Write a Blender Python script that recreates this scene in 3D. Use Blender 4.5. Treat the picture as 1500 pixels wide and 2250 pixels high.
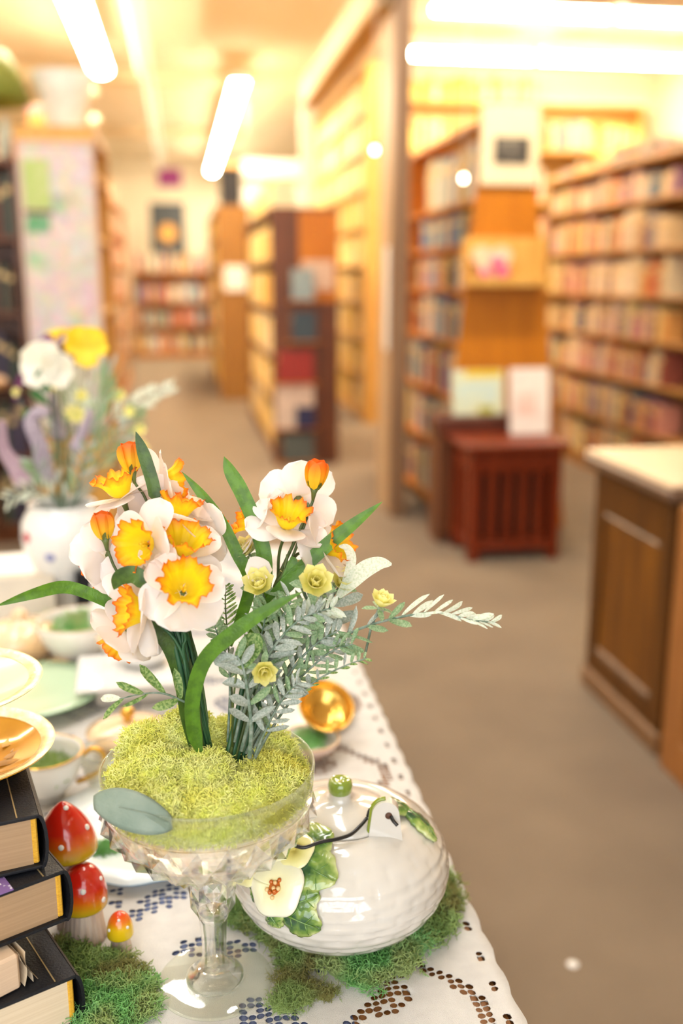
import bpy, math, random
import numpy as np
from mathutils import Vector, Matrix
from math import sin, cos, pi, radians as rad

scene = bpy.context.scene
for o in list(bpy.data.objects):
    bpy.data.objects.remove(o)
random.seed(7)
RNG = np.random.default_rng(11)

# ---------------------------------------------------------------- camera
FPX, CX, CY = 2187.0, 750.0, 1125.0            # focal length and centre for a 1500 x 2250 frame
TH = math.atan((CY - 605) / FPX)               # pitch down
YAW = math.atan((CX - 395) / (FPX / cos(TH)))  # aisle direction is +Y, camera looks to its right
CAM = Vector((0, 0, 1.32))
FW = Vector((sin(YAW) * cos(TH), cos(YAW) * cos(TH), -sin(TH)))
RT = Vector((cos(YAW), -sin(YAW), 0))
UP = RT.cross(FW)
cd = bpy.data.cameras.new('camera')
cam = bpy.data.objects.new('camera', cd)
scene.collection.objects.link(cam)
cam.matrix_world = Matrix(((RT.x, UP.x, -FW.x, CAM.x), (RT.y, UP.y, -FW.y, CAM.y), (RT.z, UP.z, -FW.z, CAM.z), (0, 0, 0, 1)))
cd.sensor_fit = 'VERTICAL'
cd.sensor_height = 36.0
cd.lens = 36.0 * FPX / 2250.0
cd.clip_start = 0.02
cd.dof.use_dof = True
cd.dof.focus_distance = 0.775
cd.dof.aperture_fstop = 2.6
scene.camera = cam

# ---------------------------------------------------------------- world, daylight, exposure
w = bpy.data.worlds.new('world')
scene.world = w
w.use_nodes = True
bg = w.node_tree.nodes['Background']
bg.inputs[0].default_value = (0.86, 0.93, 1.0, 1)
bg.inputs[1].default_value = 1.2
scene.view_settings.view_transform = 'Standard'
scene.view_settings.look = 'None'
scene.view_settings.exposure = 0.42
scene.view_settings.gamma = 1.0
scene.view_settings.use_curve_mapping = False


def area(name, loc, target, sx, sy, power, col):
    l = bpy.data.lights.new(name, 'AREA')
    l.shape = 'RECTANGLE'
    l.size, l.size_y = sx, sy
    l.energy = power
    l.color = col
    o = bpy.data.objects.new(name, l)
    scene.collection.objects.link(o)
    o.location = loc
    o.rotation_euler = (Vector(target) - Vector(loc)).to_track_quat('-Z', 'Y').to_euler()
    return o


# daylight coming in through the shop-front window behind the photographer
area('shopfront_daylight', (-0.6, -2.35, 1.9), (0.0, 2.0, 0.9), 3.6, 2.2, 75, (0.93, 0.97, 1.0))

# ---------------------------------------------------------------- helpers
COL = scene.collection
ORG = {}


def at(px, py, d):
    """point seen at pixel (px, py) at depth d metres"""
    return CAM + (FW + RT * ((px - CX) / FPX) - UP * ((py - CY) / FPX)) * d


def onz(px, py, z):
    r = FW + RT * ((px - CX) / FPX) - UP * ((py - CY) / FPX)
    return CAM + r * ((z - CAM.z) / r.z)


def cv(r, u, t):
    """direction from camera-frame components: right, up, towards the camera"""
    return (RT * r + UP * u - FW * t).normalized()


def tag(o, label=None, cat=None, group=None, kind=None):
    if label: o['label'] = label
    if cat: o['category'] = cat
    if group: o['group'] = group
    if kind: o['kind'] = kind
    return o


def thing(name, label, cat, loc=(0, 0, 0), rotz=0, group=None):
    o = bpy.data.objects.new(name, None)
    o.empty_display_size = 0.02
    COL.objects.link(o)
    o.location = loc
    o.rotation_euler = (0, 0, rotz)
    ORG[o] = Vector(loc)
    return tag(o, label, cat, group)


class B:
    def __init__(s):
        s.v = []; s.f = []; s.m = []; s.a = []

    def add(s, v, f, mi=0, attr=None):
        n = len(s.v)
        s.v += [tuple(p) for p in v]
        s.f += [tuple(i + n for i in q) for q in f]
        s.m += [mi] * len(f)
        s.a += (attr if attr is not None else [0.0] * len(v))
        return s

    def box(s, x0, x1, y0, y1, z0, z1, mi=0, bev=0.0):
        if bev <= 0:
            v = [(x, y, z) for z in (z0, z1) for y in (y0, y1) for x in (x0, x1)]
            f = [(0, 2, 3, 1), (4, 5, 7, 6), (0, 1, 5, 4), (2, 6, 7, 3), (0, 4, 6, 2), (1, 3, 7, 5)]
            return s.add(v, f, mi)
        b = min(bev, abs(x1 - x0) / 2.1, abs(y1 - y0) / 2.1, abs(z1 - z0) / 2.1)
        v = []; idx = {}
        for iz, z in enumerate((z0, z1)):
            for iy, y in enumerate((y0, y1)):
                for ix, x in enumerate((x0, x1)):
                    dx = b if ix == 0 else -b; dy = b if iy == 0 else -b; dz = b if iz == 0 else -b
                    for k, p in enumerate(((x, y + dy, z + dz), (x + dx, y, z + dz), (x + dx, y + dy, z))):
                        idx[(ix, iy, iz, k)] = len(v); v.append(p)
        f = []
        for i in (0, 1):
            q = [idx[(i, 0, 0, 0)], idx[(i, 1, 0, 0)], idx[(i, 1, 1, 0)], idx[(i, 0, 1, 0)]]
            f.append(q if i else q[::-1])
            q = [idx[(0, i, 0, 1)], idx[(1, i, 0, 1)], idx[(1, i, 1, 1)], idx[(0, i, 1, 1)]]
            f.append(q[::-1] if i else q)
            q = [idx[(0, 0, i, 2)], idx[(1, 0, i, 2)], idx[(1, 1, i, 2)], idx[(0, 1, i, 2)]]
            f.append(q if i else q[::-1])
        for a in (0, 1):
            for c in (0, 1):
                f.append([idx[(0, a, c, 1)], idx[(1, a, c, 1)], idx[(1, a, c, 2)], idx[(0, a, c, 2)]])
                f.append([idx[(a, 0, c, 0)], idx[(a, 1, c, 0)], idx[(a, 1, c, 2)], idx[(a, 0, c, 2)]])
                f.append([idx[(a, c, 0, 0)], idx[(a, c, 1, 0)], idx[(a, c, 1, 1)], idx[(a, c, 0, 1)]])
        for x in (0, 1):
            for y in (0, 1):
                for z in (0, 1):
                    f.append([idx[(x, y, z, k)] for k in range(3)])
        return s.add(v, f, mi)

    def lathe(s, prof, n=48, c=(0, 0, 0), mi=0, fn=None, attr=None):
        """prof: list of (r, z); fn(theta, r, z, k) -> (r, z)"""
        v = []; f = []; a = []
        m = len(prof)
        for k, (r, z) in enumerate(prof):
            for j in range(n):
                t = 2 * pi * j / n
                rr, zz = (r, z) if fn is None else fn(t, r, z, k)
                v.append((c[0] + rr * cos(t), c[1] + rr * sin(t), c[2] + zz))
                a.append(attr[k] if attr else 0.0)
        for k in range(m - 1):
            for j in range(n):
                j2 = (j + 1) % n
                f.append((k * n + j, k * n + j2, (k + 1) * n + j2, (k + 1) * n + j))
        return s.add(v, f, mi, a)

    def tube(s, pts, rad_, n=6, mi=0, cap=True):
        pts = [Vector(p) for p in pts]
        if not hasattr(rad_, '__len__'): rad_ = [rad_] * len(pts)
        v = []; f = []
        ref = Vector((0.31, 0.17, 0.93))
        for i, p in enumerate(pts):
            t = (pts[min(i + 1, len(pts) - 1)] - pts[max(i - 1, 0)]).normalized()
            u = t.cross(ref)
            if u.length < 1e-4: u = t.cross(Vector((1, 0, 0)))
            u.normalize(); ww = t.cross(u); ref = ww.cross(t) if False else ref
            for j in range(n):
                a = 2 * pi * j / n
                v.append(p + u * (rad_[i] * cos(a)) + ww * (rad_[i] * sin(a)))
        for i in range(len(pts) - 1):
            for j in range(n):
                j2 = (j + 1) % n
                f.append((i * n + j, i * n + j2, (i + 1) * n + j2, (i + 1) * n + j))
        if cap:
            f.append(tuple(range(n))[::-1])
            f.append(tuple(range((len(pts) - 1) * n, len(pts) * n)))
        return s.add(v, f, mi)

    def ball(s, c, r, n=10, m=6, sz=1.0, mi=0):
        prof = [(max(1e-5, r * sin(pi * k / m)), -r * sz * cos(pi * k / m)) for k in range(m + 1)]
        return s.lathe(prof, n, c, mi)

    def grid(s, fn, nu, nv, mi=0, at_=None):
        v = []; f = []; a = []
        for i in range(nu + 1):
            for j in range(nv + 1):
                v.append(fn(i / nu, j / nv))
                a.append(at_(i / nu, j / nv) if at_ else 0.0)
        for i in range(nu):
            for j in range(nv):
                k = i * (nv + 1) + j
                f.append((k, k + 1, k + nv + 2, k + nv + 1))
        return s.add(v, f, mi, a)

    def xf(s, M):
        s.v = [tuple(M @ Vector(p)) for p in s.v]
        return s

    def mesh(s, name, mats, smooth=True, auto=None):
        me = bpy.data.meshes.new(name)
        me.from_pydata(s.v, [], s.f)
        for m_ in (mats if isinstance(mats, (list, tuple)) else [mats]):
            me.materials.append(m_)
        if len(set(s.m)) > 1:
            me.polygons.foreach_set('material_index', s.m)
        if any(s.a):
            at_ = me.attributes.new('t', 'FLOAT', 'POINT')
            at_.data.foreach_set('value', s.a)
        if smooth:
            me.polygons.foreach_set('use_smooth', [True] * len(s.f))
            if auto is not None:
                me.set_sharp_from_angle(angle=rad(auto))
        me.update()
        return me

    def build(s, name, mats, parent=None, smooth=True, auto=None, world=True, solid=0):
        """world=True: vertices are world coordinates (parent roots are unrotated)"""
        if parent is not None and world:
            o0 = ORG.get(parent, Vector())
            s.v = [(p[0] - o0.x, p[1] - o0.y, p[2] - o0.z) for p in s.v]
        me = s.mesh(name, mats, smooth, auto)
        o = bpy.data.objects.new(name, me)
        COL.objects.link(o)
        if parent is not None:
            o.parent = parent
            ORG[o] = ORG.get(parent, Vector())
        else:
            ORG[o] = Vector()
        if solid:
            md = o.modifiers.new('solid', 'SOLIDIFY'); md.thickness = solid; md.offset = 0
        return o


def structure(o):
    o['kind'] = 'structure'
    return o


# ---------------------------------------------------------------- materials
MATS = {}


def nd(nt, t, **k):
    n = nt.nodes.new(t)
    for a, b in k.items():
        setattr(n, a, b)
    return n


def mat(name, col, rough=0.6, col2=None, scale=20, metal=0, bump=0, bscale=None, stretch=None, spec=0.5, coat=0,
        trans=0, sss=0, emit=0, ecol=None, alpha=1, sheen=0, contrast=(0.35, 0.65), detail=4, ior=1.5):
    if name in MATS: return MATS[name]
    m = bpy.data.materials.new(name); MATS[name] = m
    m.use_nodes = True
    nt = m.node_tree; p = nt.nodes['Principled BSDF']; L = nt.links.new
    c4 = lambda c: (c[0], c[1], c[2], 1)
    p.inputs['Base Color'].default_value = c4(col)
    p.inputs['Roughness'].default_value = rough
    p.inputs['Metallic'].default_value = metal
    p.inputs['Specular IOR Level'].default_value = spec
    p.inputs['Coat Weight'].default_value = coat
    p.inputs['Coat Roughness'].default_value = 0.05
    p.inputs['Transmission Weight'].default_value = trans
    p.inputs['IOR'].default_value = ior
    p.inputs['Sheen Weight'].default_value = sheen
    if sss:
        p.inputs['Subsurface Weight'].default_value = sss
        p.inputs['Subsurface Radius'].default_value = (0.006, 0.005, 0.004)
        p.inputs['Subsurface Scale'].default_value = 1.0
    if emit:
        p.inputs['Emission Strength'].default_value = emit
        p.inputs['Emission Color'].default_value = c4(ecol or col)
    tc = nd(nt, 'ShaderNodeTexCoord')
    vec = tc.outputs['Object']
    if stretch:
        mp = nd(nt, 'ShaderNodeMapping'); mp.inputs['Scale'].default_value = stretch
        L(vec, mp.inputs['Vector']); vec = mp.outputs['Vector']
    nz = nd(nt, 'ShaderNodeTexNoise'); nz.inputs['Scale'].default_value = scale; nz.inputs['Detail'].default_value = detail
    L(vec, nz.inputs['Vector'])
    rp = nd(nt, 'ShaderNodeValToRGB')
    c2 = col2 or tuple(x * 0.86 for x in col)
    rp.color_ramp.elements[0].position, rp.color_ramp.elements[1].position = contrast
    rp.color_ramp.elements[0].color = c4(c2); rp.color_ramp.elements[1].color = c4(col)
    L(nz.outputs['Fac'], rp.inputs['Fac']); L(rp.outputs['Color'], p.inputs['Base Color'])
    if bump:
        nb = nd(nt, 'ShaderNodeTexNoise'); nb.inputs['Scale'].default_value = bscale or scale * 3
        nb.inputs['Detail'].default_value = 5
        L(vec, nb.inputs['Vector'])
        bp = nd(nt, 'ShaderNodeBump'); bp.inputs['Strength'].default_value = bump; bp.inputs['Distance'].default_value = 0.002
        L(nb.outputs['Fac'], bp.inputs['Height']); L(bp.outputs['Normal'], p.inputs['Normal'])
    return m


def ramp_mat(name, stops, rough=0.5, attr='t', translucent=0.0, noise=0.0, nscale=60, coat=0, spec=0.4, emit=0):
    """colour by a per-vertex position along the thing (pigment, not light)"""
    m = bpy.data.materials.new(name); MATS[name] = m
    m.use_nodes = True
    nt = m.node_tree; p = nt.nodes['Principled BSDF']; L = nt.links.new
    p.inputs['Roughness'].default_value = rough; p.inputs['Coat Weight'].default_value = coat
    p.inputs['Coat Roughness'].default_value = 0.06
    p.inputs['Specular IOR Level'].default_value = spec
    a = nd(nt, 'ShaderNodeAttribute', attribute_name=attr)
    fac = a.outputs['Fac']
    if noise:
        tc = nd(nt, 'ShaderNodeTexCoord'); nz = nd(nt, 'ShaderNodeTexNoise'); nz.inputs['Scale'].default_value = nscale
        L(tc.outputs['Object'], nz.inputs['Vector'])
        ma = nd(nt, 'ShaderNodeMath', operation='MULTIPLY_ADD'); ma.inputs[1].default_value = noise
        sb = nd(nt, 'ShaderNodeMath', operation='SUBTRACT'); sb.inputs[1].default_value = 0.5
        L(nz.outputs['Fac'], sb.inputs[0]); L(sb.outputs[0], ma.inputs[0]); L(fac, ma.inputs[2]); fac = ma.outputs[0]
    r = nd(nt, 'ShaderNodeValToRGB')
    el = r.color_ramp.elements
    while len(el) < len(stops): el.new(0.5)
    for e, (q, c) in zip(el, stops):
        e.position = q; e.color = (c[0], c[1], c[2], 1)
    L(fac, r.inputs['Fac']); L(r.outputs['Color'], p.inputs['Base Color'])
    if translucent:
        tl = nd(nt, 'ShaderNodeBsdfTranslucent'); mx = nd(nt, 'ShaderNodeMixShader'); mx.inputs[0].default_value = translucent
        L(r.outputs['Color'], tl.inputs['Color'])
        L(p.outputs[0], mx.inputs[1]); L(tl.outputs[0], mx.inputs[2])
        L(mx.outputs[0], nt.nodes['Material Output'].inputs['Surface'])
    return m


def leafy(name, col, col2, scale=200, rough=0.5, tr=0.25, contrast=(0.4, 0.6), stretch=None):
    m = mat(name, col, rough, col2, scale, contrast=contrast, stretch=stretch, bump=0.2, bscale=500)
    nt = m.node_tree; L = nt.links.new
    p = nt.nodes['Principled BSDF']
    tl = nd(nt, 'ShaderNodeBsdfTranslucent'); mx = nd(nt, 'ShaderNodeMixShader'); mx.inputs[0].default_value = tr
    src = p.inputs['Base Color'].links[0].from_socket
    L(src, tl.inputs['Color']); L(p.outputs[0], mx.inputs[1]); L(tl.outputs[0], mx.inputs[2])
    L(mx.outputs[0], nt.nodes['Material Output'].inputs['Surface'])
    return m


def glass(name, tint=(1, 1, 1), clear=0.35, rough=0.0, ior=1.48):
    m = bpy.data.materials.new(name); MATS[name] = m
    m.use_nodes = True
    nt = m.node_tree; L = nt.links.new
    nt.nodes.remove(nt.nodes['Principled BSDF'])
    g = nd(nt, 'ShaderNodeBsdfGlass'); g.inputs['IOR'].default_value = ior; g.inputs['Roughness'].default_value = rough
    g.inputs['Color'].default_value = (*tint, 1)
    t = nd(nt, 'ShaderNodeBsdfTransparent'); t.inputs['Color'].default_value = (*tint, 1)
    mx = nd(nt, 'ShaderNodeMixShader'); mx.inputs[0].default_value = clear
    L(g.outputs[0], mx.inputs[1]); L(t.outputs[0], mx.inputs[2]); L(mx.outputs[0], nt.nodes['Material Output'].inputs['Surface'])
    return m


def objcol(name, rough=0.5):
    """cover cloth tinted by the object's own colour"""
    m = bpy.data.materials.new(name); MATS[name] = m
    m.use_nodes = True
    nt = m.node_tree; p = nt.nodes['Principled BSDF']; L = nt.links.new
    p.inputs['Roughness'].default_value = rough
    oi = nd(nt, 'ShaderNodeObjectInfo'); tc = nd(nt, 'ShaderNodeTexCoord')
    nz = nd(nt, 'ShaderNodeTexNoise'); nz.inputs['Scale'].default_value = 9
    L(tc.outputs['Object'], nz.inputs['Vector'])
    r = nd(nt, 'ShaderNodeValToRGB'); r.color_ramp.elements[0].color = (0.7, 0.7, 0.7, 1); r.color_ramp.elements[0].position = 0.3
    r.color_ramp.elements[1].color = (1, 1, 1, 1); r.color_ramp.elements[1].position = 0.6
    mx = nd(nt, 'ShaderNodeMix', data_type='RGBA', blend_type='MULTIPLY'); mx.inputs['Factor'].default_value = 1
    L(oi.outputs['Color'], mx.inputs['A']); L(nz.outputs['Fac'], r.inputs['Fac']); L(r.outputs['Color'], mx.inputs['B'])
    L(mx.outputs['Result'], p.inputs['Base Color'])
    return m


def facecol(name, rough=0.55):
    """stuff rows of books: colour from a per-face attribute"""
    m = bpy.data.materials.new(name); MATS[name] = m
    m.use_nodes = True
    nt = m.node_tree; p = nt.nodes['Principled BSDF']
    p.inputs['Roughness'].default_value = rough
    a = nd(nt, 'ShaderNodeAttribute', attribute_name='col')
    nt.links.new(a.outputs['Color'], p.inputs['Base Color'])
    return m


M_CARPET = mat('carpet', (0.205, 0.148, 0.094), 0.95, (0.165, 0.117, 0.073), 3, bump=0.6, bscale=700, sheen=0.2, detail=8)
M_CEIL = mat('ceiling_paint', (0.80, 0.69, 0.52), 0.8, (0.76, 0.65, 0.47), 2)
M_WALL = mat('wall_paint', (0.88, 0.80, 0.64), 0.8, (0.84, 0.76, 0.60), 2, bump=0.1)
M_BEAM = mat('beam_paint', (0.80, 0.66, 0.45), 0.6, (0.70, 0.55, 0.35), 3)
M_BEAMB = mat('beam_underside_wood', (0.55, 0.30, 0.06), 0.5, (0.45, 0.23, 0.04), 6, stretch=(1, 0.1, 1))
M_OAK = mat('orange_oak', (0.56, 0.19, 0.004), 0.45, (0.46, 0.145, 0.002), 6, stretch=(6, 6, 0.6), bump=0.1)
M_OAKL = mat('light_oak', (0.72, 0.42, 0.11), 0.45, (0.62, 0.33, 0.07), 6, stretch=(5, 5, 0.6))
M_SHELF = mat('shelf_oak', (0.50, 0.25, 0.06), 0.45, (0.40, 0.18, 0.035), 5, stretch=(1, 1, 6))
M_BROWN = mat('dark_brown_wood', (0.17, 0.055, 0.018), 0.4, (0.10, 0.03, 0.01), 6, stretch=(5, 5, 0.5))
M_RED = mat('red_mahogany', (0.19, 0.026, 0.005), 0.4, (0.14, 0.017, 0.003), 6, stretch=(6, 6, 0.5), spec=.25)
M_POST = mat('post_brown_paint', (0.235, 0.135, 0.072), 0.5, (0.19, 0.105, 0.055), 4, stretch=(4, 4, 0.5))
M_WALNUT = mat('walnut', (0.12, 0.042, 0.003), 0.45, (0.07, 0.024, 0.002), 5, stretch=(6, 6, 0.5), spec=.25)
M_TRIMD = mat('dark_trim_wood', (0.16, 0.09, 0.055), 0.35, (0.11, 0.06, 0.035), 8)
M_CREAMTOP = mat('cream_laminate', (0.80, 0.62, 0.42), 0.25, (0.76, 0.58, 0.38), 5)
M_TABLE = mat('table_wood', (0.33, 0.135, 0.035), 0.5, (0.22, 0.085, 0.02), 8, stretch=(8, 0.7, 1))
M_BLUE = mat('slate_blue_cloth', (0.16, 0.20, 0.36), 0.9, (0.11, 0.14, 0.27), 40, bump=0.3, bscale=900)
M_LACE = mat('white_lace_thread', (0.82, 0.80, 0.775), 0.9, (0.75, 0.73, 0.71), 60, bump=0.9, bscale=1500, sheen=0.2)
M_PAPER = mat('page_paper', (0.76, 0.63, 0.45), 0.85, (0.66, 0.52, 0.35), 3, stretch=(1, 1, 140))
M_TANPAGE = mat('tan_page_edge', (0.46, 0.30, 0.17), 0.45, (0.36, 0.225, 0.12), 4, stretch=(1, 1, 120), contrast=(0.3, 0.7))
M_BLACKCOV = mat('black_book_cloth', (0.006, 0.007, 0.011), 0.42, (0.010, 0.011, 0.015), 60, spec=0.3, bump=0.25, bscale=500)
M_WHITE = mat('white_glaze', (0.86, 0.86, 0.85), 0.12, (0.82, 0.82, 0.81), 6, coat=0.5)
M_WHITEP = mat('white_painted', (0.88, 0.86, 0.82), 0.5, (0.84, 0.82, 0.78), 6)
M_BLACK = mat('black_paint', (0.012, 0.011, 0.011), 0.3, (0.02, 0.018, 0.018), 40)
M_GOLD = mat('gold_lustre', (0.83, 0.52, 0.12), 0.18, (0.72, 0.40, 0.07), 30, metal=0.85)
M_METALW = mat('fixture_white_metal', (0.85, 0.83, 0.78), 0.4)
M_BOOK = objcol('book_cover')
M_BOOKROW = facecol('book_row_covers')
M_TUBE = mat('fluorescent_diffuser', (1, 0.95, 0.85), 0.5, emit=77, ecol=(1.0, 0.84, 0.60))
M_TUBEW = mat('neutral_diffuser', (1, 0.97, 0.92), 0.5, emit=14, ecol=(1.0, 0.955, 0.90))
M_BULB = mat('bulb_glow', (1, 0.95, 0.85), 0.4, emit=14, ecol=(1.0, 0.88, 0.68))

# ================================================================ THE SETTING
X0, X1, Y0, Y1, ZC = -2.3, 4.7, -2.4, 18.6, 3.3
structure(B().box(X0, X1, Y0, Y1, -0.06, 0).build('floor', M_CARPET, smooth=False))
structure(B().box(X0, X1, Y0, Y1, ZC, ZC + 0.08).build('ceiling', M_CEIL, smooth=False))
structure(B().box(X0 - 0.1, X0, Y0, Y1, 0, ZC).build('wall_left', M_WALL, smooth=False))
structure(B().box(X1, X1 + 0.1, Y0, Y1, 0, ZC).build('wall_right', M_WALL, smooth=False))
structure(B().box(X0 - .1, X1 + .1, Y1, Y1 + 0.1, 0, ZC).build('wall_back', M_WALL, smooth=False))
structure(B().box(1.94, X1, 10.1, 10.2, 0, ZC).build('wall_far_right', M_WALL, smooth=False))
# shop front behind the photographer: a low sill wall, a head wall and window frame bars
fr = structure(B().box(X0, X1, Y0 - .1, Y0, 0, 0.75).box(X0, X1, Y0 - .1, Y0, 3.1, ZC)
               .box(1.3, X1, Y0 - .1, Y0, 0.75, 3.1).build('wall_front', M_WALL, smooth=False))
wf = structure(B().box(X0, 1.3, Y0 - .06, Y0 + .02, 0.75, 0.83).box(X0, 1.3, Y0 - .06, Y0 + .02, 3.02, 3.1).build('window_1', M_TRIMD, smooth=False))
for k in range(6):
    x = X0 + 0.03 + k * 0.70
    B().box(x - .03, x + .03, Y0 - .06, Y0 + .1, 0.83, 3.02).build('mullion', M_TRIMD, wf, smooth=False)
B().box(X0, 1.3, Y0 - .05, Y0 + .09, 2.2, 2.25).build('mullion', M_TRIMD, wf, smooth=False)

# ceiling beams
structure(B().box(0.12, X1, 5.22, 5.42, 2.71, 2.95, bev=.01).build('trim_1', M_BEAM, smooth=False))
bm = structure(B().box(1.02, 1.17, 5.42, 8.6, 2.66, 2.86, bev=.01).build('trim_2', M_BEAM, smooth=False))
B().box(1.025, 1.165, 5.42, 8.6, 2.645, 2.659).build('soffit_board', M_BEAMB, bm, smooth=False)
structure(B().box(X0, 1.0, 10.7, 10.85, 3.16, ZC, bev=.01).build('trim_3', M_BEAM, smooth=False))
structure(B().box(X0, 1.0, 14.7, 14.85, 3.16, ZC, bev=.01).build('trim_4', M_BEAM, smooth=False))
structure(B().tube([(-0.27, 5.5, 3.05), (-0.27, 17.9, 3.05)], 0.03, 10).tube([(-0.20, 5.5, 3.12), (-0.20, 17.9, 3.12)], 0.02, 8)
          .build('trim_5', M_METALW))
# the post and the far post
ps = structure(B().box(1.115, 1.195, 5.29, 5.385, 0, 2.71, bev=.004).build('trim_6', M_POST, smooth=False))
B().box(1.118, 1.190, 5.387, 5.72, 0, 2.64, bev=.004).build('side_board', mat('post_side_board', (0.50, 0.36, 0.22), 0.5, (0.44, 0.30, 0.17), 4, stretch=(4, 4, .5)), ps, smooth=False)
structure(B().box(1.02, 1.12, 8.5, 8.66, 0, 2.66, bev=.004).build('trim_7', mat('cream_post', (0.84, 0.74, 0.56), 0.5), smooth=False))

# ---------------------------------------------------------------- lamps
def fixture(loc, axis, length, width, label, group, tube=None):
    t = thing('ceiling_light', label, 'ceiling light', loc, 0, group)
    hx, hy = (length / 2, width / 2) if axis == 'x' else (width / 2, length / 2)
    B().box(-hx, hx, -hy, hy, 0.035, 0.10, bev=.006).build('housing', M_METALW, t, smooth=False, world=False)
    # rounded diffuser
    n = 10
    b = B(); v = []; f = []
    for e in (0, 1):
        for k in range(n + 1):
            a = pi * k / n
            s_, zz = cos(a) * width * 0.5, 0.035 - sin(a) * 0.05
            l = (-1 if e == 0 else 1) * length / 2
            v.append((l, s_, zz) if axis == 'x' else (s_, l, zz))
    for k in range(n):
        f.append((k, k + 1, n + 2 + k, n + 1 + k))
    f.append(tuple(range(n + 1))); f.append(tuple(range(n + 1, 2 * n + 2))[::-1])
    b.add(v, f).build('diffuser', tube or M_TUBE, t, world=False, smooth=False)
    for s_ in (-.4, .4):
        p = (s_ * length, 0) if axis == 'x' else (0, s_ * length)
        B().tube([(p[0], p[1], .10), (p[0], p[1], ZC - loc[2] - .002)], 0.006, 6).build('hanger_rod', M_METALW, t, world=False)
    return t


GA = 'fluorescent lights over the left aisle'
fixture((-0.606, 7.45, 3.0), 'y', 3.9, 0.17, 'long fluorescent ceiling light at upper left above the map bookcase', GA)
fixture((0.602, 11.75, 3.0), 'y', 4.04, 0.14, 'long slanting fluorescent light over the aisle, its nearer half', GA)
fixture((0.602, 15.78, 3.0), 'y', 4.0, 0.14, 'long slanting fluorescent light over the aisle, its farther half near the purple sign', GA)
for x0, x1, y, lb in ((1.79, 3.03, 7.23, 'upper left of the four fluorescent tubes across the right room'), (3.14, 4.40, 7.23, 'upper right of the four fluorescent tubes across the right room'),
                      (1.91, 2.99, 8.66, 'lower left of the four fluorescent tubes, right beside the post'), (3.075, 4.42, 8.66, 'lower right of the four fluorescent tubes across the right room')):
    fixture(((x0 + x1) / 2, y, 3.08), 'x', x1 - x0, 0.13, lb, 'fluorescent lights of the right room')
# unseen fixtures above the frame
for x_, y_, lb in ((-0.75, 1.0, 'neutral fluorescent fixture over the table, left of the photographer'), (0.25, 1.9, 'neutral fluorescent fixture over the table end')):
    fixture((x_, y_, 3.0), 'y', 2.4, 0.20, lb, 'neutral lights of the shop front', M_TUBEW)
fixture((1.75, 3.9, 3.0), 'x', 1.4, 0.12, 'fluorescent fixture above the walnut counter aisle, nearest the post', 'fluorescent lights of the right room')
fixture((-1.0, 3.5, 3.0), 'x', 2.0, 0.20, 'unseen neutral fixture added to brighten the map bookcase', 'neutral lights of the shop front', M_TUBEW)  # added out of view so the map and left-hand fronts come up brighter

# ---------------------------------------------------------------- books and bookcases
def book_mesh():
    """unit book: spine at y=0 facing -y, x thickness 1, y depth 1, z height 1"""
    b = B()
    e = 0.07
    # cover as C: two boards and a rounded spine
    b.box(0, e, 0.03, 1, 0, 1, 0); b.box(1 - e, 1, 0.03, 1, 0, 1, 0)
    v = []; f = []
    n = 5
    for z in (0, 1):
        for k in range(n + 1):
            a = pi * k / n
            v.append((0.5 - 0.5 * cos(a), 0.035 - 0.035 * sin(a), z))
    for k in range(n):
        f.append((k, k + 1, n + 2 + k, n + 1 + k))
    b.add(v, f, 0)
    b.box(e, 1 - e, 0.03, 0.97, 0.02, 0.98, 1)
    # raised bands of the spine label
    b.box(0.08, 0.92, -0.006, 0.02, 0.70, 0.82, 2)
    return b.mesh('book', [M_BOOK, M_PAPER, mat('spine_label', (0.75, 0.55, 0.25), 0.5)], smooth=False)


BOOKME = book_mesh()
PAL = {
    'warm': [((0.70, 0.50, 0.26), 'tan'), ((0.80, 0.66, 0.42), 'cream'), ((0.62, 0.18, 0.07), 'brick red'), ((0.34, 0.09, 0.06), 'maroon'), ((0.74, 0.36, 0.10), 'orange'),
             ((0.84, 0.70, 0.52), 'ivory'), ((0.45, 0.28, 0.14), 'brown'), ((0.70, 0.30, 0.22), 'rust'), ((0.30, 0.28, 0.30), 'grey'), ((0.86, 0.72, 0.30), 'yellow'),
             ((0.16, 0.22, 0.26), 'slate'), ((0.62, 0.40, 0.36), 'dusty pink'), ((0.42, 0.22, 0.30), 'plum'), ((0.82, 0.62, 0.48), 'peach')],
    'mixed': [((0.62, 0.20, 0.10), 'red'), ((0.12, 0.22, 0.36), 'navy'), ((0.16, 0.34, 0.38), 'teal'), ((0.72, 0.70, 0.62), 'pale grey'), ((0.80, 0.52, 0.14), 'amber'),
              ((0.16, 0.10, 0.07), 'dark brown'), ((0.66, 0.58, 0.34), 'khaki'), ((0.80, 0.76, 0.66), 'ivory'), ((0.52, 0.16, 0.14), 'wine red'), ((0.30, 0.16, 0.28), 'purple')],
    'gold': [((0.86, 0.62, 0.18), 'gold'), ((0.84, 0.70, 0.36), 'yellow'), ((0.80, 0.52, 0.10), 'amber'), ((0.86, 0.76, 0.52), 'cream'), ((0.62, 0.36, 0.08), 'brown')],
    'dark': [((0.03, 0.03, 0.05), 'black'), ((0.06, 0.05, 0.10), 'dark blue'), ((0.10, 0.03, 0.02), 'dark maroon'), ((0.05, 0.08, 0.06), 'dark green'), ((0.09, 0.05, 0.03), 'dark brown')],
}
ORD = ['lowest', 'second lowest', 'third', 'fourth', 'fifth', 'sixth', 'seventh', 'eighth', 'ninth', 'tenth']


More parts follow.
